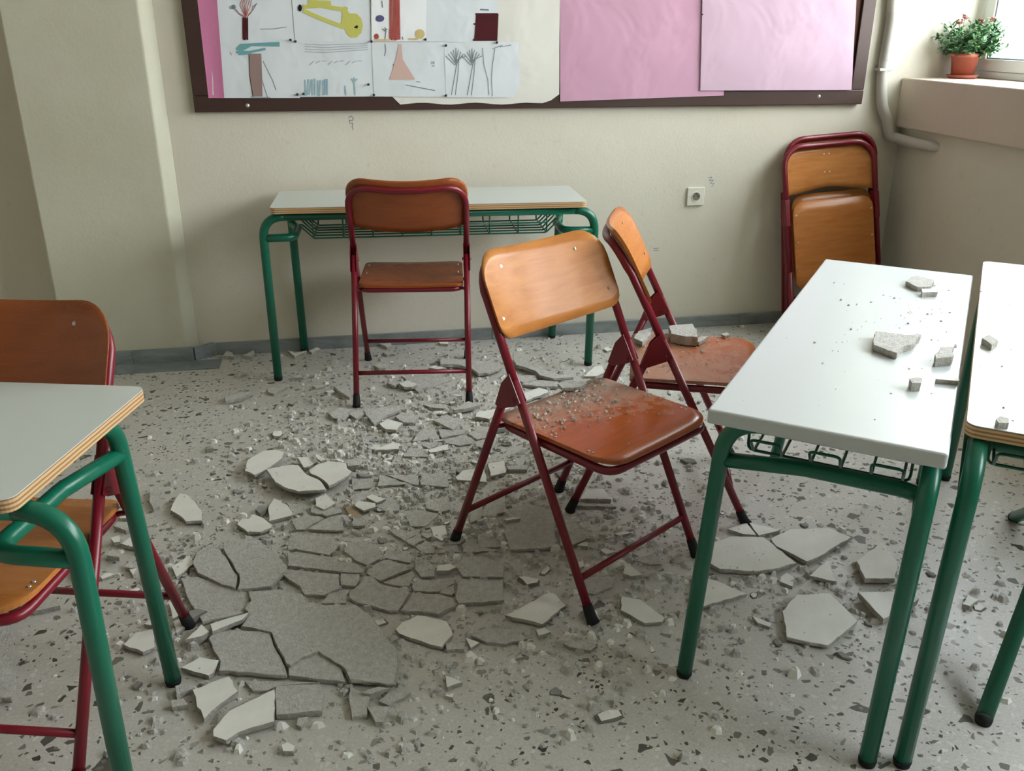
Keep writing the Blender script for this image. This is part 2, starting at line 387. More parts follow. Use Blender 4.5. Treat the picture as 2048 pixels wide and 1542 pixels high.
# ------------------------------------------------------------------ notice board
YB = YW-.022                                                  # front face of the board backing
board = empty('notice_board', (0, YW, 0)); tag(board, 'wide dark brown framed notice board fixed on the back wall', 'notice board')
BX0, BX1, BZ0, BZ1 = -.548, 2.333, 1.024, 2.2
b = MB(); b.box(BX0+.03, BX1-.03, -.018, -.001, BZ0+.03, BZ1-.03); b.build('backing', 'cork', board)
for nm, a in (('rail', (BX0, BX1, BZ0, BZ0+.062)), ('rail', (BX0, BX1, BZ1-.06, BZ1)), ('stile', (BX0, BX0+.062, BZ0+.0625, BZ1-.0605)), ('stile', (BX1-.062, BX1, BZ0+.0625, BZ1-.0605))):
    b = MB(); b.box(a[0], a[1], -.030, -.0005, a[2], a[3]); b.build(nm, 'frame', board, bevel=.003)
for u, v in ((495, 211), (1638, 193)):
    p = ony(u, v, YW-.03); b = MB(); b.lathe([(.0001, .004), (.006, .003), (.008, 0)], 12)
    o = b.build('screw', 'rivet', board); o.location = (p.x, -.030, p.z); o.rotation_euler = (PI/2, 0, 0)

def sheet(name, pts, mat, lift, label, cat='paper', group=None, curl=None, nx=14, nz=10, drop=None):
    """paper quad given by 4 image corners on the board plane: tl,tr,br,bl; built as a gently wavy thin sheet"""
    y = YB-lift; q = [ony(u, v, y) for u, v in pts]
    q = [Vector((p.x, y, p.z)) for p in q]; c = sum(q, Vector())/4
    r = empty(name, (c.x, y, c.z)); tag(r, label, cat, group)
    F = []; 
    for j in range(nz+1):
        for i in range(nx+1):
            a, t = i/nx, j/nz
            p = (q[0]*(1-a)+q[1]*a)*(1-t)+(q[3]*(1-a)+q[2]*a)*t - c
            d = .0012*noise.noise(Vector((p.x*9+lift*500, p.z*9, 3)))*1.0
            if curl: d += curl(a, t)
            if drop: p.z -= drop(a)*max(0, (t-.7)/.3)
            F.append(Vector((p.x, -abs(d) if not curl else -max(d, 0), p.z)))
    mb = MB(); W_ = nx+1; nv = len(F); th = Vector((0, .0004, 0))
    fs = [(j*W_+i, j*W_+i+1, (j+1)*W_+i+1, (j+1)*W_+i) for j in range(nz) for i in range(nx)]
    mb.add(F, fs, 0, True); mb.add([f+th for f in F], [tuple(reversed(f)) for f in fs], 0, True)
    mb.build('sheet', mat, r)
    return r, c
def ink(r, c, mat, strokes, wpx=1.6):
    """crayon strokes as thin flat ribbons lying on the sheet; strokes in image coordinates of the board plane"""
    mb = MB(); y = c.y-.0022; k_ = 0
    for st in strokes:
        if len(st) == 3 and not isinstance(st[1], tuple): st, wp, _ = st
        else: wp = wpx
        P = [ony(u, v, y) for u, v in st]
        hw = wp*.5*.00216
        for p, q in zip(P[:-1], P[1:]):
            d = Vector((q.x-p.x, 0, q.z-p.z)); 
            if d.length < 1e-6: continue
            d.normalize(); n = Vector((-d.z, 0, d.x))*hw; e = d*hw*.5
            k_ += 1; vs = [p-e+n, q+e+n, q+e-n, p-e-n]; mb.add([(v_.x-c.x, -.0016-.000012*k_, v_.z-c.z) for v_ in vs], [(0, 1, 2, 3)])
    tag(mb.build('drawing', 'ink_'+mat, r), None, None, None, 'stuff')
def hatch(x0, y0, x1, y1, n, jit=2, slant=0):
    return [[(x0+(x1-x0)*i/n+random.uniform(-jit, jit)+slant, y0+random.uniform(-jit, jit)), (x0+(x1-x0)*i/n+random.uniform(-jit, jit), y1+random.uniform(-jit, jit))] for i in range(n+1)]
def blob(cx, cy, rx, ry, n=10):
    return [[(cx+rx*math.cos(t)*k, cy+ry*math.sin(t)*k) for t in [2*PI*i/n for i in range(n+1)]] for k in (1, .75, .5, .25)]

r, c = sheet('pink_poster', [(388, -60), (430, -60), (449, 196), (417, 196)], 'pink3', .0086, 'narrow deep pink card strip at the left end of the board', 'poster', curl=lambda a, t: .008*a*a)
r, c = sheet('white_poster', [(420, -60), (1121, -60), (1117, 190), (425, 190)], 'card', .0094, 'large cream white card behind the drawings, curling at its corner', 'poster',
             curl=lambda a, t: .012*max(0, a-.8)/.2*max(0, t-.5)*2+.001*math.sin(a*9)*t, nx=40, nz=20, drop=lambda a: (0 if a < .5 else .034*min(1, (a-.5)/.02)+.004*math.sin(a*40))*(1 if a < .93 else 1-((a-.93)/.07)**2*1.1))
r, c = sheet('pink_poster', [(1120, -60), (1449, -60), (1447, 191), (1120, 203)], 'pink', .0096, 'dusty pink card in the middle of the board, scribble near its bottom', 'poster', curl=lambda a, t: .003*t*t)
ink(r, c, 'black', [[(1246, 164), (1248, 170), (1250, 166), (1252, 171), (1255, 163)], [(1256, 171), (1256, 164), (1260, 165)], [(1262, 164), (1262, 171), (1266, 170), (1267, 164), (1264, 161), (1260, 164)], [(1261, 167), (1266, 167)]], 1.2)
r, c = sheet('pink_poster', [(1406, -60), (1716, -60), (1703, 180), (1400, 181)], 'pink2', .0150, 'pale crumpled pink card pinned at the right end of the board', 'poster', curl=lambda a, t: .007*(1-a)*(t**.5)*.6+.003*noise.noise(Vector((a*5, t*4, 1))), nx=24, nz=16)
# children's drawings, upper row then lower row
r, c = sheet('child_drawing', [(420, -55), (578, -55), (589, 83), (431, 83)], 'paper', .0114, 'sheet with a spiky brown tree, top left of the drawings', 'drawing', 'children\'s drawings on the board')
ink(r, c, 'darkbrown', hatch(486, 36, 496, 79, 7, 1), 1.8)
ink(r, c, 'red', [[(491, 35), (480+4*i, 4+abs(i-2)*3), (484+4*i, -3)] for i in range(6)]+[[(489, 34), (478, 28), (472, 18)], [(494, 34), (503, 24), (506, 12)]], 1)
ink(r, c, 'pencil', [[(489, 33), (474, 24), (466, 14), (461, 18), (459, 12)], [(496, 30), (506, 20), (512, 10), (514, 6)], [(506, 14), (512, 8)], [(520, 58), (545, 58), (573, 54)]]+blob(467, 14, 4, 4), 1)
r, c = sheet('child_drawing', [(580, -55), (733, -55), (744, 83), (590, 83)], 'paper', .0121, 'sheet with a yellow pipe-like shape and black blot', 'drawing', 'children\'s drawings on the board')
ink(r, c, 'yellow', [[(608, 14), (640, 11), (690, 20)], [(608, 22), (640, 36), (686, 54)], [(692, 16), (684, 54)], [(618, 4), (660, 6)]]+[[(688, 16+i*1.5), (700+8*math.sin(i), 45+i)] for i in range(6)], 7)
ink(r, c, 'yellow', blob(707, 51, 15, 21), 7)
ink(r, c, 'black', blob(711, 53, 7, 7)+blob(600, 16, 2.4, 5), 3)
r, c = sheet('child_drawing', [(742, -55), (853, -55), (852, 83), (743, 83)], 'paper2', .0152, 'bright sheet with a thick red-brown tree trunk', 'drawing', 'children\'s drawings on the board')
ink(r, c, 'red', hatch(780, -20, 799, 80, 12, 1.5)+[[(778, 60+i*4), (800, 62+i*4)] for i in range(5)], 1.5)
ink(r, c, 'violet', blob(760, 37, 7, 5), 3); ink(r, c, 'red', blob(753, 73, 4, 5), 1.5)
ink(r, c, 'pencil', [[(770, 55), (772, 62), (770, 79)], [(765, 58), (770, 62), (774, 58)], [(764, 2), (765, 15)], [(805, 74), (806, 79)]], 1.6)
ink(r, c, 'ochre', blob(840, 68, 8, 8)+[[(818, 78), (835, 78)], [(750, 80), (780, 80)]], 3)
r, c = sheet('child_drawing', [(852, -55), (997, -55), (994, 86), (852, 83)], 'paper', .0114, 'sheet with a solid dark brown box in its corner', 'drawing', 'children\'s drawings on the board')
ink(r, c, 'darkbrown', [[(948, 48), (991, 48)], [(952, 28), (994, 28)], [(947, 80), (993, 80)]]+[[(954+i*2.6, 28), (950+i*2.7, 81)] for i in range(17)], 3)
ink(r, c, 'pencil', [[(961, 19), (977, 20)]], 2.5)
r, c = sheet('child_drawing', [(431, 83), (592, 83), (600, 196), (444, 196)], 'paper', .0121, 'sheet with a flat teal-topped tree on a grey trunk', 'drawing', 'children\'s drawings on the board')
ink(r, c, 'teal', [[(474+i, 98+i*.2), (482+i*2, 90), (558, 86+i*.5)] for i in range(0, 12, 2)]+[[(474, 104), (500, 104), (530, 98)], [(478, 108), (500, 106)]], 4)
ink(r, c, 'trunk', [[(499+i*2.6, 108), (500+i*2.8, 150), (506+i*2.2, 192)] for i in range(9)], 2.6)
ink(r, c, 'pencil', [[(498, 108), (499, 150), (506, 193)], [(522, 108), (524, 160), (535, 194)], [(526, 122), (545, 160), (552, 180)], [(460, 104), (463, 110)], [(500, 194), (540, 195)]], 1)
r, c = sheet('child_drawing', [(592, 83), (743, 83), (748, 193), (600, 194)], 'paper', .0114, 'faint sheet with pale blue grass strokes along its bottom', 'drawing', 'children\'s drawings on the board')
ink(r, c, 'blue', hatch(610, 160, 656, 190, 9, 2)+[[(690, 172), (692, 190)], [(708, 155), (710, 190)], [(703, 158), (708, 164), (714, 158)]], 2.4)
ink(r, c, 'pale', [[(610, 88+i*5), (650, 90+i*5), (735, 87+i*4)] for i in range(4)]+[[(620+i*12, 130-(i % 3)*4), (628+i*12, 122)] for i in range(9)], 1.2)
r, c = sheet('child_drawing', [(743, 84), (890, 84), (893, 194), (748, 193)], 'paper', .0128, 'sheet with a pale red tent shape and tiny face', 'drawing', 'children\'s drawings on the board')
ink(r, c, 'peach', [[(800, 90), (794+i*1, 120), (782+i*5, 158)] for i in range(10)], 5)
ink(r, c, 'red', [[(786, 128), (795, 155)], [(800, 125), (812, 150)], [(806, 135), (812, 148)]], 1)
ink(r, c, 'pencil', [[(770, 88), (772, 100), (769, 112)], [(798, 90), (794, 118)], [(864, 123), (864, 128)], [(868, 123), (868, 128)], [(864, 132), (869, 132)], [(833, 163), (840, 164)], [(812, 170), (870, 181)]], 1.2)
r, c = sheet('child_drawing', [(888, 85), (1037, 84), (1041, 195), (892, 195)], 'paper', .0136, 'sheet with pencil bare trees, last in the bottom row', 'drawing', 'children\'s drawings on the board')
tr = []
for bx, by in ((906, 190), (938, 190)):
    tr += [[(bx-3, by), (bx+4, 150), (bx+8, 128), (bx+6, 100)], [(bx+5, by), (bx+10, 150), (bx+12, 120)]]
    for i in range(9): tr.append([(bx+6+(i-4)*.6, 130-i % 3*5), (bx+6+(i-4)*5, 96+abs(i-4)*4)])
tr += [[(965, 96), (968, 130), (976, 160), (978, 190)], [(990, 98), (985, 130), (983, 160), (985, 192)], [(985, 98), (995, 94), (1005, 90)], [(1000, 94), (1022, 90)]]
ink(r, c, 'pencil', tr, 1.1)
for i, (u, v) in enumerate([(581, 80), (591, 83), (743, 83), (851, 79), (892, 91), (994, 85), (595, 189), (607, 188), (748, 190), (892, 191), (737, 169), (1405, 29)]):
    p = ony(u, v, YB-.018); r = empty('push_pin', (p.x, YB-.0172, p.z)); r.rotation_euler = (PI/2, 0, 0)
    lab = {0: 'black pin at the lower right corner of the spiky tree sheet', 1: 'black pin at the lower left corner of the yellow drawing', 2: 'black pin at the lower left corner of the bright trunk sheet',
           3: 'black pin at the lower right corner of the bright trunk sheet', 4: 'black pin at the upper left corner of the bare trees sheet', 5: 'black pin under the dark brown box drawing',
           6: 'left one of two pins below the teal-topped tree sheet', 7: 'right one of two pins below the teal-topped tree sheet', 8: 'black pin at the foot of the tent drawing',
           9: 'black pin at the lower left corner of the bare trees sheet', 10: 'black pin at the right edge of the pale blue grass sheet', 11: 'tiny dark pin at the left edge of the pale pink card'}[i]
    tag(r, lab, 'pin', 'push pins on the notice board')
    k = .6 if i == 11 else 1
    b = MB(); b.lathe([(.0001, .007*k), (.0042*k, .006*k), (.0036*k, .003*k), (.0052*k, 0)], 12); b.build('head', 'pin', r)
    b = MB(); b.tube([(0, 0, .001), (0, 0, -.004)], .0006, 6); b.build('needle', 'rivet', r)

# pencil scribbles on the bare wall
wall_o = bpy.data.objects['wall_back']
for strokes in ([[(697, 236), (702, 232), (707, 236), (704, 242), (698, 240), (700, 247), (706, 246), (704, 254), (707, 260)]], [[(1416, 355), (1424, 354), (1418, 361), (1427, 360), (1420, 367), (1428, 366), (1423, 374)]], [[(1306, 497), (1318, 496)], [(1307, 501), (1317, 500)]]):
    mb = MB(); k_ = 0
    for st_ in strokes:
        P_ = [ony(u, v, YW) for u, v in st_]
        for p, q in zip(P_[:-1], P_[1:]):
            d = Vector((q.x-p.x, 0, q.z-p.z)).normalized(); n = Vector((-d.z, 0, d.x))*.0013; k_ += 1
            mb.add([(v_.x, YW-.0004-.00002*k_, v_.z) for v_ in (p+n, q+n, q-n, p-n)], [(0, 1, 2, 3)])
    tag(mb.build('pencil_scribble', 'ink_pencil', wall_o), None, None, None, 'stuff')

# ------------------------------------------------------------------ socket, conduit
p = ony(1391.5, 393, YW-.008); r = empty('wall_socket', (p.x, YW, p.z)); tag(r, 'square ivory wall socket on the back wall below the board', 'socket')
b = MB(); b.box(-.041, .041, -.010, 0, -.041, .041); b.build('cover_plate', 'socket', r, bevel=.003)
b = MB()
def ring(mb, r0, r1, y0, y1, n=28):
    vs = []; 
    for rr, yy in ((r1, y0), (r1, y1), (r0, y1), (r0, y0)):
        vs += [(rr*math.cos(2*PI*k/n), yy, rr*math.sin(2*PI*k/n)) for k in range(n)]
    mb.add(vs, [(i*n+k, i*n+(k+1) % n, ((i+1) % 4)*n+(k+1) % n, ((i+1) % 4)*n+k) for i in range(4) for k in range(n)], 0, False)
ring(b, .0185, .022, -.0125, -.009); b.build('rim', 'socket', r)
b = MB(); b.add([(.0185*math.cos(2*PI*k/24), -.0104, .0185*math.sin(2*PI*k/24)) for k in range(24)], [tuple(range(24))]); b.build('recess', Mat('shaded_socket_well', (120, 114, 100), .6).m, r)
for dx, dz in ((-.0095, .002), (.0095, .002), (0, .011)):
    b = MB(); b.add([(dx+.0032*math.cos(2*PI*k/10), -.0108, dz+.0032*math.sin(2*PI*k/10)) for k in range(10)], [tuple(range(10))]); b.build('pin_hole', 'dark', r)

r = empty('conduit', (2.42, YW, .85)); tag(r, 'grey plastic cable conduit bending round the corner by the window', 'pipe')
o0 = Vector((2.42, YW, .85))
pts = [Vector((ony(u, v, YW-.026).x, YW-.026, ony(u, v, YW-.026).z)) for u, v in ((1806, -160), (1793, -60), (1786, 0), (1783, 40), (1775, 90), (1766, 140), (1763, 180), (1765, 212), (1774, 240))]
pts += [Vector((2.495, YW-.028, .885)), Vector((2.530, YW-.05, .872)), Vector((XW+.008, YW-.12, .866)), Vector((XW+.012, YW-.20, .864)), Vector((XW+.032, YW-.26, .863)), Vector((XW+.062, YW-.30, .863)), Vector((XW+.10, YW-.33, .863))]
def catmull(P, k=5):
    out = []
    for i in range(len(P)-1):
        p0, p1, p2, p3 = P[max(i-1, 0)], P[i], P[i+1], P[min(i+2, len(P)-1)]
        for j in range(k):
            t = j/k; out.append(.5*((2*p1)+(p2-p0)*t+(2*p0-5*p1+4*p2-p3)*t*t+(3*p1-p0-3*p2+p3)*t**3))
    out.append(P[-1]); return out
cp = catmull(pts); b = MB(); b.tube([q-o0 for q in cp], .024, 16); b.build('pipe', 'pvc', r)
b = MB(); seg = cp[13:24]; fine = catmull(seg, 8); rs = [.0262 if i % 2 else .0235 for i in range(len(fine))]; b.tube([q-o0 for q in fine], .025, 16, rs=rs); b.build('corrugated_section', 'pvc', r)
q = Vector((ony(1757, 139, YW-.02).x, YW-.02, ony(1757, 139, YW-.02).z)); b = MB(); b.box(-.012, .05, -.03, .018, -.006, .006); o = b.build('clip', 'pvc', r, bevel=.002); o.location = q-o0

# ------------------------------------------------------------------ plant on the ledge
r = empty('potted_plant', (2.762, 3.765, SILL)); tag(r, 'bushy green plant with faded red flowers in a terracotta pot on the window ledge', 'plant')
b = MB(); b.lathe([(.0001, .004), (.052, .004), (.066, .016), (.069, .016), (.055, .0), (.0001, .0)], 32); b.build('saucer', 'terra', r)
b = MB(); b.lathe([(.0001, .006), (.046, .006), (.056, .088), (.062, .088), (.064, .106), (.058, .106), (.055, .092), (.0001, .092)], 32); b.build('pot', 'terra', r)
b = MB(); b.lathe([(.056, .093), (.0001, .097)], 20); b.build('soil', 'soil', r)
st = MB(); lf = MB(); rnd = random.Random(3)
def leaf(mb, p, d, L, W_, mi):
    d = d.normalized(); s = d.cross(Vector((rnd.uniform(-.3, .3), rnd.uniform(-.3, .3), 1))).normalized(); nn = s.cross(d)
    q = [p, p+d*L*.3+s*W_*.5+nn*.002, p+d*L*.55+s*W_*.38-nn*.001, p+d*L*.7+s*W_*.42, p+d*L, p+d*L*.7-s*W_*.42, p+d*L*.55-s*W_*.38-nn*.001, p+d*L*.3-s*W_*.5+nn*.002, p+d*L*.5+nn*.004]
    mb.add(q, [(0, 1, 8), (1, 2, 8), (2, 3, 8), (3, 4, 8), (4, 5, 8), (5, 6, 8), (6, 7, 8), (7, 0, 8)], mi)
for i in range(64):
    a = rnd.uniform(0, 2*PI); e = rnd.uniform(.05, 1.25); L = rnd.uniform(.10, .165)*(1.0 if e < 1 else .85)
    d = Vector((math.cos(a)*math.sin(e), math.sin(a)*math.sin(e), math.cos(e)*.8+.15))
    p0 = Vector((math.cos(a)*.03, math.sin(a)*.03, .093)); p2 = p0+d*L; p1 = p0+d*L*.5+Vector((0, 0, .012))
    if e > 1.1: p2.z -= .02
    st.tube([p0, p1, p2], .0014, 5)
    for k in range(14):
        t = rnd.uniform(.2, 1.05); q = p0.lerp(p2, t); dd = Vector((rnd.uniform(-1, 1), rnd.uniform(-1, 1), rnd.uniform(-.6, .8)))+d*.4
        leaf(lf, q, dd, rnd.uniform(.018, .036), rnd.uniform(.012, .022), 0 if rnd.random() < .65 else 1)
p0 = Vector((-.05, 0, .13)); p2 = Vector((-.125, .01, .12)); st.tube([p0, Vector((-.09, .0, .15)), p2, Vector((-.135, .01, .105))], .0014, 5)
for k in range(10): leaf(lf, p0.lerp(p2, rnd.random())+Vector((0, 0, .012)), Vector((-1, rnd.uniform(-1, 1), rnd.uniform(-1, .4))), .024, .012, 0)
st.build('stem', 'leaf2', r); lf.build('foliage', ['leaf', 'leaf2'], r)
for fx, fy, fz in ((-.062, -.01, .232), (-.03, .01, .252), (.05, 0, .236), (.085, -.02, .243)):
    b = MB(); b.tube([(0, 0, -.05), (0, 0, 0)], .0013, 5, mi=1)
    for k in range(22):
        a = rnd.uniform(0, 2*PI); leaf(b, Vector((rnd.uniform(-.006, .006), rnd.uniform(-.006, .006), rnd.uniform(-.01, .008))), Vector((math.cos(a), math.sin(a), rnd.uniform(-.3, 1))), .013, .009, 0)
    o = b.build('flower_head', ['petal', 'leaf2'], r); o.location = (fx, fy, fz)

# ------------------------------------------------------------------ chairs
HW, TOP, SL, HP, YR, HS, S0, S1, BB = .2149, .8326, -.4187/.8326, .555, -.5128, .434, -.361, .019, .645
TR = .0112
def ty(z): return SL*z
AX = Vector((0, SL, 1)).normalized(); NM = Vector((0, AX.z, -AX.y)).normalized()     # along the tube, and its forward normal
def make_chair(label, seat='wood', back='wood', cap='rubber'):
    r = empty('folding_chair', (0, 0, 0)); tag(r, label, 'chair')
    zt = TOP-.012
    def P(x, z, back=0): 
        q = Vector((x, ty(z), z)); return q - NM*back
    # upper loop of the frame, bent backwards at the centre to follow the curved backrest
    dz = .085; path = [P(-HW, HP), P(-HW, .70), P(-HW, zt-dz)]
    bw = lambda x: .042*(1-(x/(HW+.008))**2)
    for k in range(1, 7):
        a = k/6*PI/2; xx = -HW+.075*(1-math.cos(a)); path.append(P(xx, zt-dz+dz*math.sin(a), bw(xx)))
    for k in range(1, 12):
        x = -(HW-.075)+(HW-.075)*2*k/12; path.append(P(x, zt, bw(x)))
    left = path[:9]; path += [Vector((-q.x, q.y, q.z)) for q in reversed(left)]
    b = MB(); b.tube(path, TR, 12); b.build('back_frame', 'red', r)
    yj = ty(HP)-.022
    for s in (-1, 1):
        b = MB(); b.tube([P(s*HW, HP+.001), P(s*HW, .012)], TR, 12); l = b.build('leg', 'red', r)
        b = MB(); c = P(s*HW, .0); b.tube([P(s*HW, .045), P(s*HW, .012), c+Vector((0, .002, .001))], .014, 12, rs=[.0125, .0145, .017]); b.build('foot_cap', cap, l)
        b = MB(); a0 = Vector((s*(HW-.001), yj, HP-.02)); a1 = Vector((s*(HW-.001), YR, .012)); b.tube([a0, a1], TR, 12); l = b.build('leg', 'red', r)
        b = MB(); b.tube([a0.lerp(a1, .935), a1, Vector((a1.x, YR-.002, .001))], .014, 12, rs=[.0125, .0145, .017]); b.build('foot_cap', cap, l)
        # folded steel plate that carries the pivot
        b = MB(); q1 = a0.lerp(a1, .10); poly = [(ty(HP+.02)+.004, HP+.02), (ty(HP-.045)+.010, HP-.045), (ty(HP-.055)-.012, HP-.058), (q1.y+.004, q1.z-.008), (q1.y-.011, q1.z), (a0.y-.010, HP-.010)]
        for xx in (-.0115, .0115):
            vs = [(s*HW+xx+t, y, z) for t in (-.0012, .0012) for y, z in poly]; n = len(poly)
            b.add(vs, [tuple(range(n)), tuple(range(2*n-1, n-1, -1))]+[(i, (i+1) % n, n+(i+1) % n, n+i) for i in range(n)])
        pl = b.build('pivot_plate', 'red', r)
        b = MB(); c = Vector((s*HW, ty(HP-.045)-.012, HP-.045)); b.tube([c-Vector((.017, 0, 0)), c+Vector((.017, 0, 0))], .006, 10); b.build('rivet', 'red', pl)
    t = .1196/HP; zc = .1031
    b = MB(); b.tube([P(-HW, zc), P(HW, zc)], .0085, 10); b.build('stretcher', 'red', r)
    yy = YR*(1-t)+yj*t; b = MB(); b.tube([(-HW, yy, .1196), (HW, yy, .1196)], .0085, 10); b.build('stretcher', 'red', r)
    # backrest
    def fn(x, s_):
        bow = .042*(1-(x/(HW+.008))**2); q = P(x, s_, bow)+NM*.0172; n = (NM+Vector((.30*x/HW, 0, 0))).normalized(); return q, n
    b = MB(); panel(b, HW+.006, BB, TOP+.012, .035, .075, fn, .009, 28, 8)
    bk = b.build('backrest', [back], r)
    for x, z in ((-.135, TOP-.03), (.135, TOP-.03), (-HW+.02, BB+.045), (HW-.02, BB+.045)):
        q, n = fn(x, z); b = MB(); b.tube([q+n*.0042, q+n*.0056], .0042, 10); b.build('rivet', 'rivet', bk)
    # seat and its frame
    hw = HW*.93
    def fs_(x, s_):
        return Vector((x, s_, HS-.0045-.004*max(0, (s_-S1+.05)/.05)**2+.004*(x/hw)**2-.004)), Vector((0, 0, 1))
    b = MB(); panel(b, hw, S0, S1, .03, .06, fs_, .009, 28, 10)
    se = b.build('seat', [seat], r)
    for x, y in ((-hw+.018, S1-.07), (hw-.018, S1-.07), (-hw+.018, -.17), (hw-.018, -.17)):
        for d in (0, .014):
            b = MB(); b.tube([(x, y-d, HS-.006), (x, y-d, HS+.0012)], .0032, 8); b.build('rivet', 'rivet', se)
    zf = HS-.022; i = .010
    loop = smooth_path([(0, S0+i, zf), (-hw+i, S0+i, zf), (-hw+i, S1-i, zf-.008), (hw-i, S1-i, zf-.008), (hw-i, S0+i, zf), (.001, S0+i, zf)], .045, 6)
    b = MB(); b.tube(loop[:-1], .0105, 10, closed=True); b.build('seat_frame', 'red', r)
    for s in (-1, 1):
        y = ty(zf); b = MB(); b.tube([(s*(hw-i-.004), y, zf), (s*HW, y, zf)], .007, 8); b.build('seat_pin', 'red', r); b = MB()
        y2 = YR+(yj-YR)*zf/(HP-.02); b.tube([(s*(hw-i), y2+.012, zf), (s*HW, y2, zf)], .006, 8); b.build('seat_pin', 'red', r)
    return r
def place(r, x, y, a): r.location = (x, y, 0); r.rotation_euler = (0, 0, a); return r
place(make_chair('folding chair in the centre, plaster dust and crumbs over its seat', 'wood_dust', 'wood_pale'), .7115, 1.8402, 3.7256)
place(make_chair('folding chair pushed up to the desk at the back wall, back turned to us', 'wood_dark', 'wood_dark'), .2795, 3.6495-.0, -.1248)
place(make_chair('folding chair seen from its side behind the centre chair, rubble on its seat', 'wood_dust2', 'wood'), 1.1658, 2.2945, -1.8992)
place(make_chair('folding chair behind the near left desk, cut off by the picture edge', 'wood', 'wood_dark'), -.7731, 1.449, 2.8782)

def folded_chair(label):
    """flat folded chair; local x across, local z up its length, local -y towards the room"""
    r = empty('folding_chair', (0, 0, 0)); tag(r, label, 'chair', 'folded chairs leaning on the back wall')
    L = .882; hw = HW; path = [(-hw, 0, .33), (-hw, 0, L-.09)]
    for k in range(1, 7):
        a = k/6*PI/2; path.append((-hw+.09*(1-math.cos(a)), .006*math.sin(a), L-.09+.09*math.sin(a)))
    for k in range(1, 10):
        x = -(hw-.09)+2*(hw-.09)*k/10; path.append((x, .006+.012*(1-(x/(hw-.09))**2), L))
    path += [(-x, y, z) for x, y, z in reversed(path[:8])]
    b = MB(); b.tube(path, TR+.001, 12); b.build('back_frame', 'red', r)
    for s in (-1, 1):
        b = MB(); b.tube([(s*hw, 0, .331), (s*hw, 0, .012)], TR, 12); l = b.build('leg', 'red', r)
        b = MB(); b.tube([(s*hw, 0, .04), (s*hw, 0, .001)], .0145, 12); b.build('foot_cap', 'rubber', l)
        b = MB(); b.tube([(s*hw, .0, .60), (s*hw, .026, .56), (s*hw, .03, .05)], .0105, 12); l = b.build('leg', 'red', r)
        b = MB(); b.tube([(s*hw, .03, .075), (s*hw, .03, .04)], .0145, 12); b.build('foot_cap', 'rubber', l)
        b = MB(); b.box(s*hw-.012, s*hw+.012, -.012, .032, .535, .655); b.build('pivot_plate', 'red', r, bevel=.004)
    for y, z in ((0, .115), (.03, .16)):
        b = MB(); b.tube([(-hw, y, z), (hw, y, z)], .0085, 10); b.build('stretcher', 'red', r)
    def fn(x, s_): return Vector((x, .013+.019*(1-(x/hw)**2), s_)), Vector((.2*x/hw, -1, 0)).normalized()
    b = MB(); panel(b, hw-.004, .668, L-.004, .004, .085, fn, .009, 28, 8, botfn=lambda x: .030*(1-abs(x)/hw)); bk = b.build('backrest', ['wood_pale'], r)
    for z in (L-.04, L-.12):
        for x in (-.012, .012):
            q, n = fn(x, z); b = MB(); b.tube([q+n*.004, q+n*.006], .0032, 8); b.build('rivet', 'rivet', bk)
    sh = hw*.90
    def fs_(x, s_): return Vector((x, -.014+.006*((s_-.25)/.4), s_)), Vector((0, -1, 0))
    b = MB(); panel(b, sh, .250, .640, .03, .055, fs_, .009, 24, 8); se = b.build('seat', ['wood'], r)
    for z in (.33, .46, .58):
        for s in (-1, 1):
            b = MB(); b.tube([(s*(sh-.014), -.018, z), (s*(sh-.014), -.0215, z)], .0034, 8); b.build('rivet', 'rivet', se)
    lp = smooth_path([(0, .004, .29), (-sh+.012, .004, .29), (-sh+.012, .004, .625), (sh-.012, .004, .625), (sh-.012, .004, .29), (.001, .004, .29)], .045)
    b = MB(); b.tube(lp[:-1], .009, 10, closed=True); b.build('seat_frame', 'red', r)
    return r
c1 = folded_chair('front one of two folded chairs leaning against the back wall')
c2 = copy_tree(c1); c2['label'] = 'rear one of two folded chairs, only its raised frame showing behind the front one'
for c_, x, y, lean, rz in ((c1, 2.222, 3.572, -.235, -.03), (c2, 2.255, 3.706, -.130, -.03)):
    if c_ is c2: c_.scale = (1, 1, 1.012)
    c_.location = (x, y, 0.004); c_.rotation_euler = (lean, -.072, rz)

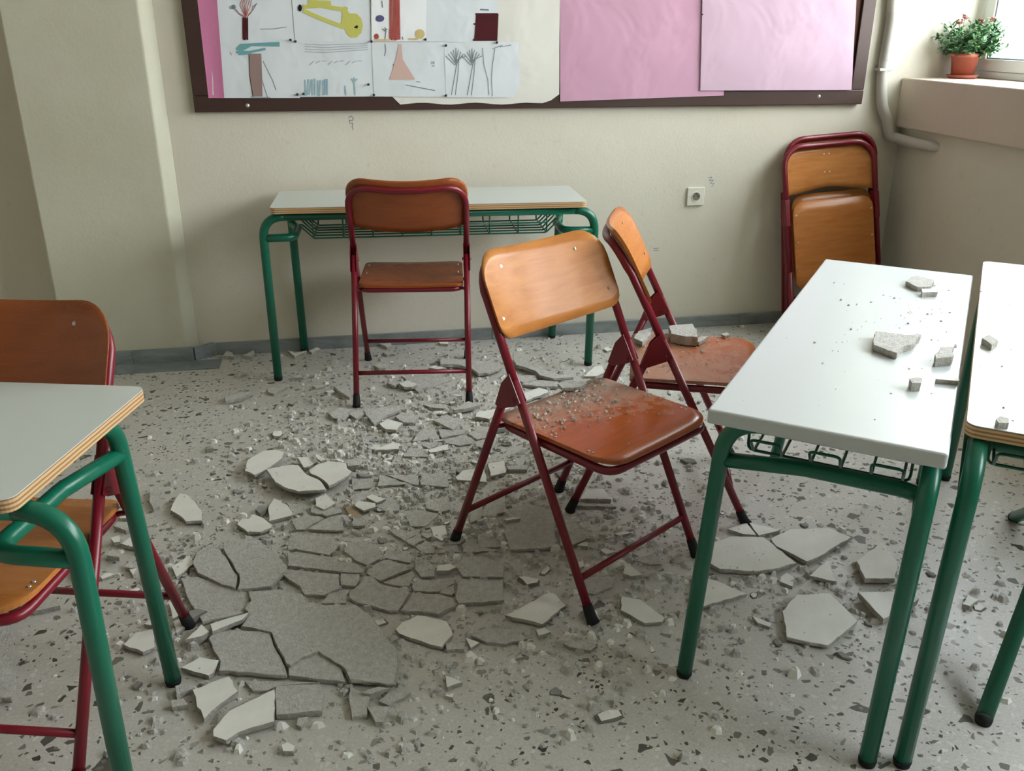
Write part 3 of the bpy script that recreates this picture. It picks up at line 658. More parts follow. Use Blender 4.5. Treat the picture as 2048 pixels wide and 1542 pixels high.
# ------------------------------------------------------------------ desks
LR = .0170
def make_desk(label, cx, cy, ang, L, W_, H, feet, style='ply', sides=(-.0, .0), inset=.030, zb=.125, topx=None):
    """feet: four world (x, y) of the floor ends, order (-x,-y) (+x,-y) (-x,+y) (+x,+y) in desk axes (x long side)"""
    r = empty('school_desk', (cx, cy, 0), ang); tag(r, label, 'desk')
    R = Matrix.Rotation(-ang, 4, 'Z'); loc = [R @ (Vector((fx, fy, 0))-Vector((cx, cy, 0))) for fx, fy in feet]
    th = .024; hl, hw = L/2, W_/2
    def rr(hx, hy, rad, k=6):
        out = []
        for sx, sy, a0 in ((1, 1, 0), (-1, 1, PI/2), (-1, -1, PI), (1, -1, 3*PI/2)):
            for j in range(k+1):
                a = a0+j/k*PI/2; out.append((sx*(hx-rad)+rad*math.cos(a), sy*(hy-rad)+rad*math.sin(a)))
        return out
    if style == 'ply':
        b = MB(); b.prism(rr(hl, hw, .022), H-th, H-.0016); t = b.build('tabletop', 'ply', r, bevel=.002)
        b = MB(); b.prism(rr(hl-.0005, hw-.0005, .0215), H-.0015, H); b.build('laminate', 'grey_lam', t)
    else:
        b = MB(); b.prism(rr(hl, hw, .006, 3), H-.030, H); b.build('tabletop', 'white_lam', r, bevel=.005, seg=3)
        th = .030
    zt = H-th-LR-.001
    def leg(f, path):
        b = MB(); b.tube(path, LR, 16); l = b.build('leg', 'green', r)
        b = MB(); b.tube([path[0]+(path[1]-path[0]).normalized()*.006, path[0], Vector((f.x, f.y, .0008))], LR, 16, rs=[LR+.0006, LR+.0006, LR-.001]); b.build('foot_cap', 'rubber', l)
    # front: one wide hoop along the long side
    ys = -(hw-inset); fa, fb = loc[0], loc[1]
    A = smooth_path([Vector((fa.x, fa.y, .010)), Vector((fa.x, ys, zt)), Vector((fa.x+.25, ys, zt))], .085, 8)[:-1]
    Bp = smooth_path([Vector((fb.x, fb.y, .010)), Vector((fb.x, ys, zt)), Vector((fb.x-.25, ys, zt))], .085, 8)[:-1]
    leg(fa, A); leg(fb, Bp)
    b = MB(); b.tube([A[-1], Bp[-1]], LR, 16); b.build('rail', 'green', r)
    # back: each leg bends forward under the top to meet the hoop
    yb = hw-inset
    for f, fl, P0, sg in ((loc[2], fa, A, 1), (loc[3], fb, Bp, -1)):
        tx = f.x if topx is None else sg*topx
        pth = smooth_path([Vector((f.x, f.y, .010)), Vector((tx, yb, zt)), Vector((tx, ys+LR, zt))], .085, 8)
        leg(f, pth)
        z = H-zb; t0 = (z-pth[0].z)/(pth[1].z-pth[0].z); c_ = pth[0].lerp(pth[1], t0); t1 = (z-A[0].z)/(P0[1].z-P0[0].z); a = P0[0].lerp(P0[1], t1)
        xin = a.x+sg*max(.06, abs(c_.x-a.x)+.035)
        b = MB(); b.tube(smooth_path([a, Vector((xin, a.y+.006, z)), Vector((xin, (a.y+c_.y)/2+.03, z)), c_], .045, 7), LR*.92, 14); b.build('end_bar', 'green', r)
    # wire book basket
    bl = hl-.15; y0, y1 = -hw+.065, hw-.065; zr, z0 = H-th-.024, H-th-.108
    ws = MB(); wr = .0032
    ys = [y0+(y1-y0)*i/5 for i in range(6)]
    for i in range(0, 6, 2):                                    # pairs of long wires joined by loops at both ends
        a, c_ = ys[i], ys[i+1]; up = z0+.045
        lp = smooth_path([(-bl, a, z0), (bl, a, z0), (bl+.045, a, up), (bl+.055, (a+c_)/2, up+.004), (bl+.045, c_, up), (bl, c_, z0), (-bl, c_, z0), (-bl-.045, c_, up), (-bl-.055, (a+c_)/2, up+.004), (-bl-.045, a, up), (-bl+.001, a, z0)], .022, 4)
        ws.tube(lp[:-1], wr, 6, closed=True)
    for y in (y0-.012, y1+.012):
        for z in (zr, (zr+z0)/2): ws.tube([(-bl, y, z), (bl, y, z)], wr, 6)
    n = 9
    for i in range(n):
        x = -bl+2*bl*i/(n-1)
        ws.tube(smooth_path([(x, y0-.012, H-th-.002), (x, y0-.012, z0+.002), (x, y1+.012, z0+.002), (x, y1+.012, H-th-.002)], .014, 3), wr, 6)
    ws.build('book_basket', 'green', r)
    return r
make_desk('plywood-edged desk with green legs standing along the back wall', .3454, 3.5916, -.0532+.0, 1.2116, .372, .7126,
          [(-.304, 3.502), (.989, 3.447), (-.207, 3.838), (.918, 3.826)], inset=.05)
def fr(t, n): return (t*.616+n*.788, t*.788-n*.616)
c_ = fr(2.1775, -.167)
make_desk('white-edged desk on the right with lumps of plaster lying on its top', c_[0], c_[1], math.atan2(.788, .616), 1.306, .412, .6867,
          [fr(1.524, .008), fr(2.83, .012), (.683, 1.507), (1.357, 2.448)], style='white', inset=.02, zb=.138)
c_ = fr(2.262, .257)
make_desk('plywood-edged desk at the right picture edge beside the white-edged desk', c_[0], c_[1], math.atan2(.788, .616)+PI, 1.305, .400, .7126,
          [fr(2.90, .075), (1.012, 1.182), (1.888, 1.973), (1.246, 1.254)], inset=.025, topx=.50)
ax = Vector((-.967, .256, 0)); 
A_ = Vector((-.400, 1.668, 0)); B_ = Vector((-.486, 1.238, 0)); c0 = (A_+B_)/2+ax*.605
make_desk('plywood-edged desk in the near left corner, top cut off by the picture', c0.x, c0.y, math.atan2(-.256, .967), 1.21, .4385, .7126,
          [(-1.68, 1.60), (-.434, 1.262), (-1.60, 1.98), (-.436, 1.686)], inset=.045)

# ------------------------------------------------------------------ fallen plaster
def ragged(poly, amp, seed, seg=.018):
    """break straight outlines into short uneven chords"""
    rd = random.Random(seed); out = []; n = len(poly)
    for i in range(n):
        a, b_ = Vector(poly[i][:2]), Vector(poly[(i+1) % n][:2]); L = (b_-a).length; k = max(1, min(7, int(L/seg)))
        nn = Vector((-(b_-a).y, (b_-a).x)).normalized() if L > 1e-6 else Vector((0, 0))
        for j in range(k):
            p = a.lerp(b_, j/k)
            if j: p = p+nn*rd.uniform(-amp, amp)
            out.append((p.x, p.y))
    return out
def fragment(pts, h, z0=0.0, kind='g', label=None, group=None, name='plaster_fragment', tilt=None, parent_z=None, seed=None, amp=.0022, world=False):
    """broken plate of plaster; pts are the image corners of its top face, lying h above its base height z0"""
    P = [onz(u, v, z0+h) for u, v in pts] if not world else [Vector((a[0], a[1], 0)) for a in pts]; n = len(P); cx = sum(p.x for p in P)/n; cy = sum(p.y for p in P)/n
    seed = seed if seed is not None else int(abs(pts[0][0]*7+pts[0][1])*(997 if world else 1))
    poly = ragged([(p.x-cx, p.y-cy) for p in P], amp, seed)
    area = sum(poly[i][0]*poly[(i+1) % len(poly)][1]-poly[(i+1) % len(poly)][0]*poly[i][1] for i in range(len(poly)))
    if area < 0: poly.reverse()
    mb = MB(); rd = random.Random(seed+1); n = len(poly)
    # three rings: top, a rough mid line, and the underside
    top = [(x, y, h+rd.uniform(-.0006, .0006)) for x, y in poly]
    ch = [(x*.985, y*.985, h) for x, y in poly]
    mid = [(x*(1.0+rd.uniform(-.012, .022)), y*(1.0+rd.uniform(-.012, .022)), h*rd.uniform(.35, .65)) for x, y in poly]
    bot = [(x*(.97+rd.uniform(-.03, .01)), y*(.97+rd.uniform(-.03, .01)), 0.0004) for x, y in poly]
    mi = 1
    mb.add(ch, [tuple(range(n))], 0)
    rings = [ch, [(x, y, h-.0012) for x, y, z in top], mid, bot]
    for A, Bq in zip(rings[:-1], rings[1:]): mb.add(A+Bq, [(i, (i+1) % n, n+(i+1) % n, n+i) for i in range(n)], mi)
    mb.add(bot, [tuple(range(n-1, -1, -1))], mi)
    mats = {'w': ['pw', 'pe'], 'g': ['pg', 'pe'], 't': ['pt', 'pt']}[kind]
    o = mb.build(name, mats); o.location = (cx, cy, z0)
    if tilt: o.rotation_euler = (tilt[0], tilt[1], 0); o.location.z += tilt[2] if len(tilt) > 2 else 0
    bm = bmesh.new(); bm.from_mesh(o.data); bmesh.ops.remove_doubles(bm, verts=bm.verts, dist=.00005); bmesh.ops.recalc_face_normals(bm, faces=bm.faces); bm.to_mesh(o.data); bm.free()
    SLABS.append(([(x+cx, y+cy) for x, y in poly], z0+h)); tag(o, label, 'rubble', group); return o
SLABS = []
def slab_top(x, y):
    best = None
    for P_, zt_ in SLABS:
        if zt_ > .1: continue
        if abs(P_[0][0]-x) > .5 or abs(P_[0][1]-y) > .5: continue
        ins = False; n_ = len(P_)
        for i in range(n_):
            (xa, ya), (xb, yb) = P_[i], P_[i-1]
            if (ya > y) != (yb > y) and x < (xb-xa)*(y-ya)/(yb-ya)+xa: ins = not ins
        if ins and (best is None or zt_ > best): best = zt_
    return best
BIG = [
('g', .014, .008, 'largest grey slab, its jagged edge split over the slab beside it', [(496,1182),(558,1178),(605,1188),(611,1203),(652,1210),(710,1208),(748,1238),(769,1264),(792,1296),(797,1323),(791,1369),(701,1359),(693,1340),(684,1331),(660,1317),(637,1302),(605,1314),(581,1331),(572,1326),(555,1293),(543,1264),(517,1258),(482,1252),(490,1241),(499,1226),(488,1217),(502,1200)]),
('g', .014, .003, 'grey slab with a straight front edge, left half of the near pile', [(417,1276),(429,1263),(476,1260),(517,1262),(540,1267),(553,1302),(570,1334),(573,1350),(438,1341),(441,1323),(426,1299)]),
('g', .013, .002, 'grey slab wedge under the notch of the largest slab', [(577,1334),(605,1317),(637,1305),(658,1320),(684,1338),(692,1364),(634,1358),(577,1350)]),
('g', .014, .0, 'grey slab at the foot of the near left chair leg', [(360,1156),(397,1153),(458,1174),(496,1185),(503,1217),(486,1226),(405,1244),(397,1229),(376,1197),(367,1170)]),
('g', .016, .006, 'left piece of the rounded grey slab, stained brown in its middle', [(385,1124),(394,1104),(420,1088),(441,1100),(474,1150),(470,1176),(437,1165),(396,1146)]),
('g', .016, .006, 'right piece of the rounded grey slab beyond the dark split', [(447,1085),(510,1075),(545,1100),(573,1130),(570,1142),(543,1172),(476,1178),(479,1148),(448,1100)]),
('g', .013, .0, 'long grey strip slab right of the rounded slab', [(575,1108),(592,1103),(658,1113),(714,1128),(727,1139),(725,1145),(697,1145),(575,1131)]),
('g', .012, .0, 'grey slab below the long strip slab', [(572,1138),(633,1145),(678,1148),(678,1177),(648,1190),(609,1189),(601,1172),(567,1150)]),
('g', .011, .0, 'little square grey piece right of the slab below the strip', [(682,1147),(719,1148),(719,1160),(711,1172),(682,1169)]),
('g', .008, .0, 'thin grey three-cornered piece above the largest slab', [(643,1206),(658,1187),(680,1181),(700,1180),(693,1191),(692,1206),(670,1206)]),
('g', .011, .0, 'broad cracked grey slab in the middle of the floor', [(698,1184),(720,1167),(729,1152),(741,1152),(760,1167),(794,1175),(814,1179),(819,1186),(812,1196),(806,1208),(795,1222),(775,1221),(741,1210),(719,1206),(698,1195)]),
('g', .011, .0, 'grey kite-shaped slab over the broad cracked slab', [(736,1137),(755,1125),(770,1119),(822,1131),(822,1137),(760,1161),(746,1155),(733,1146)]),
('g', .010, .0, 'grey triangle between the kite slab and the broad slab', [(765,1165),(825,1142),(830,1150),(818,1172),(792,1171)]),
('g', .010, .0, 'grey five-sided slab left of the small white block', [(830,1138),(828,1121),(853,1119),(871,1133),(869,1152),(842,1154)]),
('g', .010, .0, 'grey strip slab under the five-sided slab', [(834,1158),(868,1159),(905,1155),(909,1166),(876,1183),(828,1181),(823,1173)]),
('g', .010, .0, 'small grey piece wedged between two cracked slabs', [(881,1186),(886,1176),(907,1171),(909,1186),(903,1190)]),
('g', .012, .0, 'cracked grey slab whose front edge is over the white oval piece', [(826,1186),(877,1188),(905,1195),(912,1211),(877,1228),(853,1223),(801,1221),(819,1198)]),
('g', .013, .0, 'rightmost of the grey cracked slabs, front edge curved', [(915,1167),(922,1158),(1007,1161),(1008,1200),(963,1205),(917,1206),(911,1196)]),
('g', .008, .0, 'thin grey slab behind the rightmost cracked slab', [(912,1133),(926,1114),(975,1112),(1009,1133),(1007,1154),(925,1152)]),
('g', .009, .0, 'grey slab reaching back from the kite-shaped slab', [(689,1085),(731,1081),(755,1090),(767,1115),(735,1130),(710,1120),(689,1103)]),
('g', .009, .0, 'grey four-sided slab right of the back-reaching slab', [(758,1121),(773,1102),(811,1102),(823,1118),(823,1126),(772,1116)]),
('g', .009, .0, 'long thin grey slab behind the strip slab', [(580,1065),(658,1073),(686,1087),(658,1110),(592,1098),(576,1100)]),
('w', .011, .002, 'big white oval piece in front of the cracked slabs', [(791,1259),(802,1245),(836,1230),(894,1242),(906,1269),(894,1281),(884,1294),(860,1289),(822,1276),(798,1267)]),
('w', .012, .004, 'white arrow-shaped piece left of the centre chair front foot', [(1010,1230),(1044,1214),(1060,1205),(1092,1187),(1106,1185),(1133,1211),(1113,1225),(1085,1249),(1044,1238)]),
('w', .012, .0, 'white wedge right of the centre chair front foot', [(1243,1192),(1279,1198),(1330,1236),(1324,1244),(1289,1246),(1241,1220)]),
('w', .012, .0, 'white pointed piece behind the front leg of the white-edged desk', [(1386,1150),(1432,1161),(1494,1188),(1448,1200),(1386,1220)]),
('w', .014, .003, 'large white plate left in the right-hand cluster, hair crack across it', [(1407,1089),(1465,1072),(1527,1074),(1594,1126),(1548,1138),(1515,1143),(1440,1138),(1411,1120)]),
('w', .014, .003, 'large white plate at the back of the right-hand cluster', [(1541,1077),(1581,1058),(1660,1056),(1703,1074),(1639,1113),(1614,1123),(1552,1092)]),
('w', .012, .0, 'left half of the small white plate touching a chair foot', [(1455,1058),(1493,1045),(1513,1070),(1486,1068)]),
('w', .012, .0, 'right half of the small white plate touching a chair foot', [(1497,1044),(1560,1060),(1518,1071)]),
('w', .016, .008, 'white five-sided piece left of the white-edged desk near leg', [(1713,1122),(1763,1085),(1796,1124),(1790,1157),(1730,1157)]),
('w', .010, .008, 'white triangle between the large white plates', [(1618,1151),(1655,1122),(1672,1163)]),
('w', .010, .0, 'small white chunk below the two large white plates', [(1562,1153),(1573,1145),(1589,1155),(1585,1173),(1560,1163)]),
('w', .013, .004, 'largest white plate at the front of the right-hand cluster', [(1564,1222),(1593,1188),(1660,1186),(1716,1241),(1700,1256),(1655,1291),(1573,1274)]),
('w', .018, .006, 'white plate behind both desk legs', [(1716,1184),(1821,1184),(1838,1197),(1800,1220),(1767,1238)]),
('w', .010, .0, 'small white piece left of the largest white plate', [(1504,1231),(1544,1247),(1540,1254),(1515,1245)]),
('w', .013, .004, 'white piece with a broken lower corner near the left desk leg', [(360,986),(374,989),(390,1003),(403,1020),(404,1041),(372,1043),(360,1031),(341,1020),(346,1006)]),
('w', .011, .004, 'white pointed piece left of the left desk far leg', [(247,1289),(271,1265),(310,1257),(310,1294),(286,1304)]),
('w', .011, .0, 'small white piece behind the left desk far leg', [(288,1248),(305,1236),(330,1244),(322,1254)]),
('w', .010, .0, 'white piece between the left desk leg and the chair foot', [(345,1243),(362,1236),(377,1248),(353,1267)]),
('w', .010, .0, 'white piece just above the near left chair foot', [(336,1202),(357,1212),(365,1226),(345,1238)]),
('w', .012, .016, 'long white splinter lying on the slab by the chair foot', [(420,1248),(499,1224),(485,1239),(425,1263)]),
('w', .022, .002, 'white wedge leaning by the near left chair foot', [(372,1279),(403,1248),(418,1263),(403,1272)]),
('w', .010, .002, 'white piece left of the rounded grey slab', [(343,1133),(379,1111),(389,1126),(353,1154)]),
('w', .012, .004, 'white leaf-shaped piece right of the left desk far foot', [(362,1335),(400,1314),(438,1320),(426,1346),(417,1351)]),
('w', .012, .005, 'white piece below the leaf-shaped piece, notched at one side', [(385,1379),(458,1352),(476,1382),(440,1408),(408,1438),(402,1420),(394,1414),(391,1393)]),
('w', .013, .007, 'long white piece at the very front of the near pile', [(426,1459),(458,1422),(500,1401),(549,1378),(549,1442),(500,1456),(476,1465),(452,1481),(426,1472)]),
('g', .016, .002, 'thick grey slab right of the long white front piece', [(552,1372),(640,1368),(649,1387),(644,1421),(552,1429)]),
('g', .008, .0, 'grey strip half hidden under the near pile', [(487,1360),(640,1364),(549,1374),(534,1381),(505,1381)]),
('g', .012, .0, 'grey piece with two chips below the largest slab tip', [(701,1372),(739,1393),(734,1429),(704,1434),(698,1393)]),
('g', .014, .0, 'grey pointed block in front of the near pile', [(734,1414),(751,1411),(778,1413),(766,1444),(751,1444)]),
('g', .010, .0, 'grey wedge right of the largest slab tip', [(757,1402),(780,1381),(822,1385),(778,1411)]),
('g', .008, .012, 'dark thin sliver stacked under the largest slab tip', [(722,1385),(757,1373),(780,1376),(740,1388)]),
('g', .018, .0, 'thick rough grey slab at the left picture edge', [(-20,1225),(20,1246),(33,1363),(22,1395),(-20,1399)]),
('g', .014, .0, 'grey broken slab under the near left chair seat', [(47,1218),(58,1195),(113,1193),(120,1211),(66,1222)]),
('w', .010, .016, 'white plate with a notched left edge, left of the split white plate', [(495,920),(525,902),(548,899),(569,904),(564,916),(540,934),(528,941),(509,950),(489,941)]),
('w', .012, .022, 'left half of the large split white plate', [(532,938),(583,929),(597,930),(614,949),(640,961),(652,977),(650,979),(597,983),(568,974),(550,964)]),
('w', .012, .022, 'right half of the large split white plate', [(617,940),(632,930),(657,922),(692,926),(694,936),(704,943),(696,952),(658,972),(643,957),(621,947)]),
('w', .010, .010, 'white piece tucked behind the split white plate', [(593,914),(622,914),(634,924),(618,933),(608,935)]),
('w', .008, .024, 'small white chip lying on the back edge of the split plate', [(630,907),(653,918),(642,922),(632,914)]),
('w', .012, .002, 'white upright-looking piece below the split white plate', [(536,1016),(548,996),(575,1010),(585,1026),(583,1031),(538,1042)]),
('w', .011, .004, 'white star-shaped piece left below the split plate', [(474,1048),(484,1037),(499,1037),(505,1028),(528,1037),(544,1049),(543,1055),(521,1064),(495,1064)]),
('w', .012, .004, 'white forked piece right below the split plate', [(631,996),(651,986),(671,1006),(659,1014),(648,1019),(632,1012)]),
('w', .008, .010, 'white kidney-shaped piece right of the forked piece', [(710,1008),(718,1002),(751,1006),(751,1014),(728,1021),(710,1012)]),
('w', .008, .010, 'white flat piece joined to the kidney-shaped one', [(732,994),(745,988),(771,998),(753,1005)]),
('g', .022, .0, 'grey cube-like lump at the right of the split plate', [(694,920),(718,916),(718,930),(696,932)]),
('t', .010, .0, 'only tan brown plaster piece in the rubble', [(691,1014),(708,1008),(722,1028),(720,1036),(702,1037)]),
('w', .014, .006, 'white piece standing out in front of the back desk chair', [(759,847),(774,838),(806,846),(793,860),(771,858)]),
('w', .014, .002, 'white wedge in front of the piece before the back chair', [(747,900),(788,883),(798,891),(798,898)]),
('w', .012, .002, 'white block right of the white wedge', [(856,900),(897,888),(897,899),(860,905)]),
('g', .010, .004, 'pale rounded slab at the foot of the back desk chair', [(656,826),(679,814),(702,818),(699,829),(687,840),(665,835)]),
('g', .014, .0, 'rough lump right of the back chair near foot', [(696,826),(721,819),(727,829),(713,837)]),
('g', .012, .006, 'wide grey slab right of the back chair near foot', [(727,821),(760,814),(799,812),(802,819),(768,833),(749,850),(737,835)]),
('g', .013, .002, 'grey slab right of the wide slab by the back chair', [(790,833),(806,824),(838,832),(827,845),(806,844)]),
('g', .012, .002, 'grey slab with a dark lower edge, left of the centre chair leg', [(865,840),(893,829),(915,838),(915,850),(906,859),(877,845)]),
('g', .014, .010, 'grey slab propped below the back chair right foot', [(906,818),(937,802),(960,810),(937,816),(909,820)]),
('w', .012, .010, 'white topped block in the middle under the back chair', [(798,766),(815,760),(835,769),(824,774),(809,774)]),
('g', .012, .004, 'grey block left of the white topped block', [(774,765),(790,759),(798,766),(790,772)]),
('g', .008, .0, 'large flat grey slab with a bright front edge under the back chair', [(804,752),(905,754),(906,758),(837,784),(829,778)]),
('g', .014, .002, 'grey slab behind the right legs of the back chair', [(874,722),(884,716),(940,720),(940,733),(905,730)]),
('w', .010, .0, 'white sliver under the front bar of the back chair', [(857,735),(871,730),(893,736),(874,738)]),
('g', .014, .0, 'grey lump left of the slab under the back chair', [(748,731),(759,726),(779,728),(771,736),(757,736)]),
('g', .012, .0, 'small grey plate further back between the chair bars', [(765,704),(790,703),(790,707),(773,709)]),
('g', .014, .0, 'grey lump near the skirting behind the back chair', [(759,687),(781,685),(785,692),(774,694)]),
('w', .012, .0, 'white bit near the skirting behind the back chair', [(877,684),(896,682),(896,688),(881,687)]),
('g', .012, .002, 'grey splinter lying level below the back chair', [(846,809),(871,807),(895,810),(893,817),(859,814)]),
('w', .010, .0, 'pale chip left of the back chair near leg', [(649,782),(665,779),(670,784),(659,786)]),
('g', .018, .0, 'rough sloping lump beside the back chair near leg', [(668,772),(692,769),(702,785),(699,795),(677,781)]),
('g', .014, .014, 'long curved grey slab in front of the back desk right leg', [(1026,705),(1043,714),(1065,728),(1091,740),(1117,749),(1140,750),(1147,754),(1108,757),(1079,750),(1072,742),(1052,735),(1031,729),(1026,719)]),
('g', .014, .008, 'grey cracked slab between the back chair and the centre chair', [(880,717),(933,719),(975,722),(1003,726),(1003,736),(978,745),(957,747),(943,736),(915,729),(880,728)]),
('g', .012, .002, 'grey block right of the centre chair pivot', [(1035,751),(1073,750),(1074,758),(1049,766),(1038,761)]),
('g', .012, .004, 'grey plate under the long curved slab', [(1042,768),(1077,760),(1117,763),(1116,773),(1073,772)]),
('w', .010, .008, 'large white plate behind the centre chair leg and seat', [(1038,789),(1079,775),(1096,780),(1096,785),(1052,801),(1007,809),(1003,801)]),
('w', .012, .008, 'white plate left of the centre chair rear leg', [(950,833),(954,824),(1003,816),(1021,812),(1021,816),(996,826),(978,838)]),
('w', .010, .002, 'white plate at the back corner of the centre chair seat', [(1168,752),(1189,733),(1205,731),(1208,745),(1193,752)]),
('w', .010, .0, 'small white bit right of the back desk right front leg', [(1207,697),(1214,693),(1225,699),(1214,702)]),
('w', .012, .004, 'left half of the white plate behind the centre chair rear leg', [(911,954),(925,941),(969,934),(974,964),(914,959)]),
('w', .012, .004, 'right half of the white plate behind the centre chair rear leg', [(976,927),(1007,920),(1012,945),(981,952)]),
('g', .014, .0, 'grey layered block right of the split plate under the centre chair', [(1013,932),(1058,929),(1054,939),(1017,939)]),
('w', .010, .002, 'white piece with a dark hole left of the centre chair rear foot', [(861,1054),(890,1050),(894,1069),(884,1082),(867,1072)]),
('w', .012, .010, 'small white block on the cracked grey slabs', [(875,1131),(901,1127),(913,1134),(897,1141),(873,1141)]),
('w', .012, .0, 'lone white quarter-round chip on the near floor', [(892,1351),(925,1364),(894,1375)]),
('w', .010, .0, 'small white chip below the quarter-round chip', [(889,1391),(908,1386),(906,1395)]),
('w', .014, .0, 'white lump right of the arrow-shaped piece', [(1072,1260),(1089,1255),(1102,1264),(1078,1271)]),
('g', .010, .0, 'grey flat slab in front of the arrow-shaped piece', [(938,1269),(976,1255),(1034,1259),(1055,1277),(1010,1288),(973,1284)]),
('g', .010, .0, 'grey oval flake left of the centre chair front foot', [(1123,1285),(1147,1275),(1195,1291),(1181,1301),(1140,1294)]),
('g', .010, .0, 'grey flake touching the white oval piece', [(890,1285),(931,1285),(928,1298),(894,1300)]),
('w', .010, .0, 'white pointed chip right of the white oval piece', [(931,1275),(959,1285),(942,1296)]),
('w', .018, .004, 'pale thick plate behind the second chair rear foot', [(1173,978),(1208,978),(1222,998),(1160,998)]),
('g', .010, .0, 'thin grey strip below the pale thick plate', [(1150,1004),(1225,1008),(1233,1013),(1180,1012),(1150,1010)]),
('w', .008, .002, 'white flake under the centre chair seat', [(1228,1067),(1249,1062),(1263,1065),(1239,1071)]),
('w', .012, .0, 'white block right of the centre chair front leg, upper', [(1154,1090),(1170,1083),(1177,1086),(1176,1093)]),
('w', .010, .0, 'white flat bit left of the centre chair front bar', [(1201,1100),(1207,1096),(1234,1103),(1212,1108)]),
('w', .010, .0, 'white piece behind the centre chair front leg, lower', [(1151,1126),(1166,1121),(1168,1132),(1156,1137)]),
('w', .013, .0, 'white teardrop piece right of the centre chair front leg', [(1251,1127),(1262,1132),(1284,1150),(1263,1152),(1246,1147)]),
('g', .008, .0, 'flat grey slab right of the centre chair front bar', [(1266,1120),(1311,1107),(1324,1128),(1299,1128)]),
('g', .008, .0, 'grey round-cornered slab behind the centre chair front foot', [(1168,1155),(1232,1153),(1224,1174),(1187,1188),(1166,1184)]),
('g', .010, .002, 'grey slab below the centre chair rear bar', [(1124,1053),(1168,1058),(1176,1076),(1141,1091),(1119,1091)]),
('g', .012, .0, 'large grey slab under the centre chair seat', [(1021,1016),(1048,1008),(1108,1016),(1113,1091),(1083,1097),(1021,1099),(1008,1066)]),
('w', .010, .012, 'white sliver lying on the slab under the centre chair', [(1010,1038),(1027,1034),(1041,1037),(1012,1041)]),
('w', .014, .0, 'white lump under the far desk leg at the right', [(1925,1208),(1936,1190),(1957,1200),(1940,1212)]),
('g', .016, .0, 'grey block at the leg of the right edge desk', [(1878,1226),(1890,1222),(1896,1238),(1884,1240)]),
('g', .016, .0, 'pale round lump by the skirting left of the back desk leg', [(445,711),(453,702),(465,705),(467,713)]),
('g', .016, .0, 'pale long lump by the skirting beside the back desk front leg', [(484,711),(507,700),(509,706),(502,713)]),
('w', .012, .0, 'pale broken plate at the back desk rear left foot', [(573,699),(590,706),(614,701),(590,714)]),
('w', .010, .0, 'row of white bits right of the back desk rear left foot', [(618,701),(634,694),(641,698),(624,705)]),
('g', .012, .0, 'pale flake left of the back desk front left leg', [(473,745),(487,742),(493,746),(474,753)]),
('g', .014, .002, 'oval pale flake in front of the back desk', [(448,794),(478,784),(505,784),(480,797),(451,802)]),
('g', .012, .0, 'pale flake just under the back desk front left foot', [(536,777),(575,765),(580,772),(548,787),(536,784)]),
('g', .012, .0, 'low grey flake right of the back desk front left foot', [(583,755),(600,748),(607,755)]),
('g', .010, .0, 'pale flake between the back desk foot and the back chair', [(624,771),(644,768),(649,773),(631,776)]),
('g', .014, .0, 'pale ragged slab beside the left desk far leg', [(300,977),(319,974),(319,1011),(307,1018),(298,1003)]),
('w', .014, .0, 'round pale stone-like lump at the bottom of the picture', [(563,1490),(575,1484),(590,1492),(587,1502),(566,1502)]),
('g', .012, .0, 'small grey tongue-shaped flake below the thick grey slab', [(593,1450),(596,1436),(616,1433),(602,1453)]),
('g', .014, .0, 'grey piece at the left desk far foot', [(350,1372),(370,1366),(388,1376),(353,1391)]),
('g', .014, .0, 'grey lump below the left desk far foot', [(341,1401),(367,1397),(376,1409),(344,1414)]),
('w', .014, .0, 'white chunk at the corner of the near left chair seat', [(238,1024),(250,1014),(268,1036),(240,1036)]),
('g', .014, .0, 'long grey lump beside the near left chair back leg', [(228,1052),(235,1043),(266,1045),(271,1055),(252,1061)]),
('w', .014, .006, 'white chunk heaped left of the left desk far leg', [(221,1076),(238,1070),(240,1083),(228,1085)]),
('w', .012, .004, 'flat white piece beside the heaped chunk', [(243,1087),(259,1075),(276,1080),(281,1099)]),
('g', .014, .008, 'grey facetted chunk low in the heap by the left desk', [(213,1110),(225,1097),(238,1103),(238,1114)]),
('g', .012, .0, 'grey chunk at the lower end of the left heap', [(249,1134),(261,1122),(273,1127),(269,1137)]),
('w', .012, .0, 'bright white chip below the left heap', [(259,1139),(275,1136),(266,1150)]),
('w', .008, .0, 'white flake left of the left desk leg, lying flat', [(201,1153),(213,1145),(231,1148),(204,1158)]),
('w', .016, .0, 'white slab behind the near left desk leg under the chair seat', [(143,1135),(165,1106),(172,1140),(152,1152)]),
]
for kd, h, z0, lab, pts in BIG:
    fragment(pts, h, z0, kd, lab, 'pieces of fallen plaster')
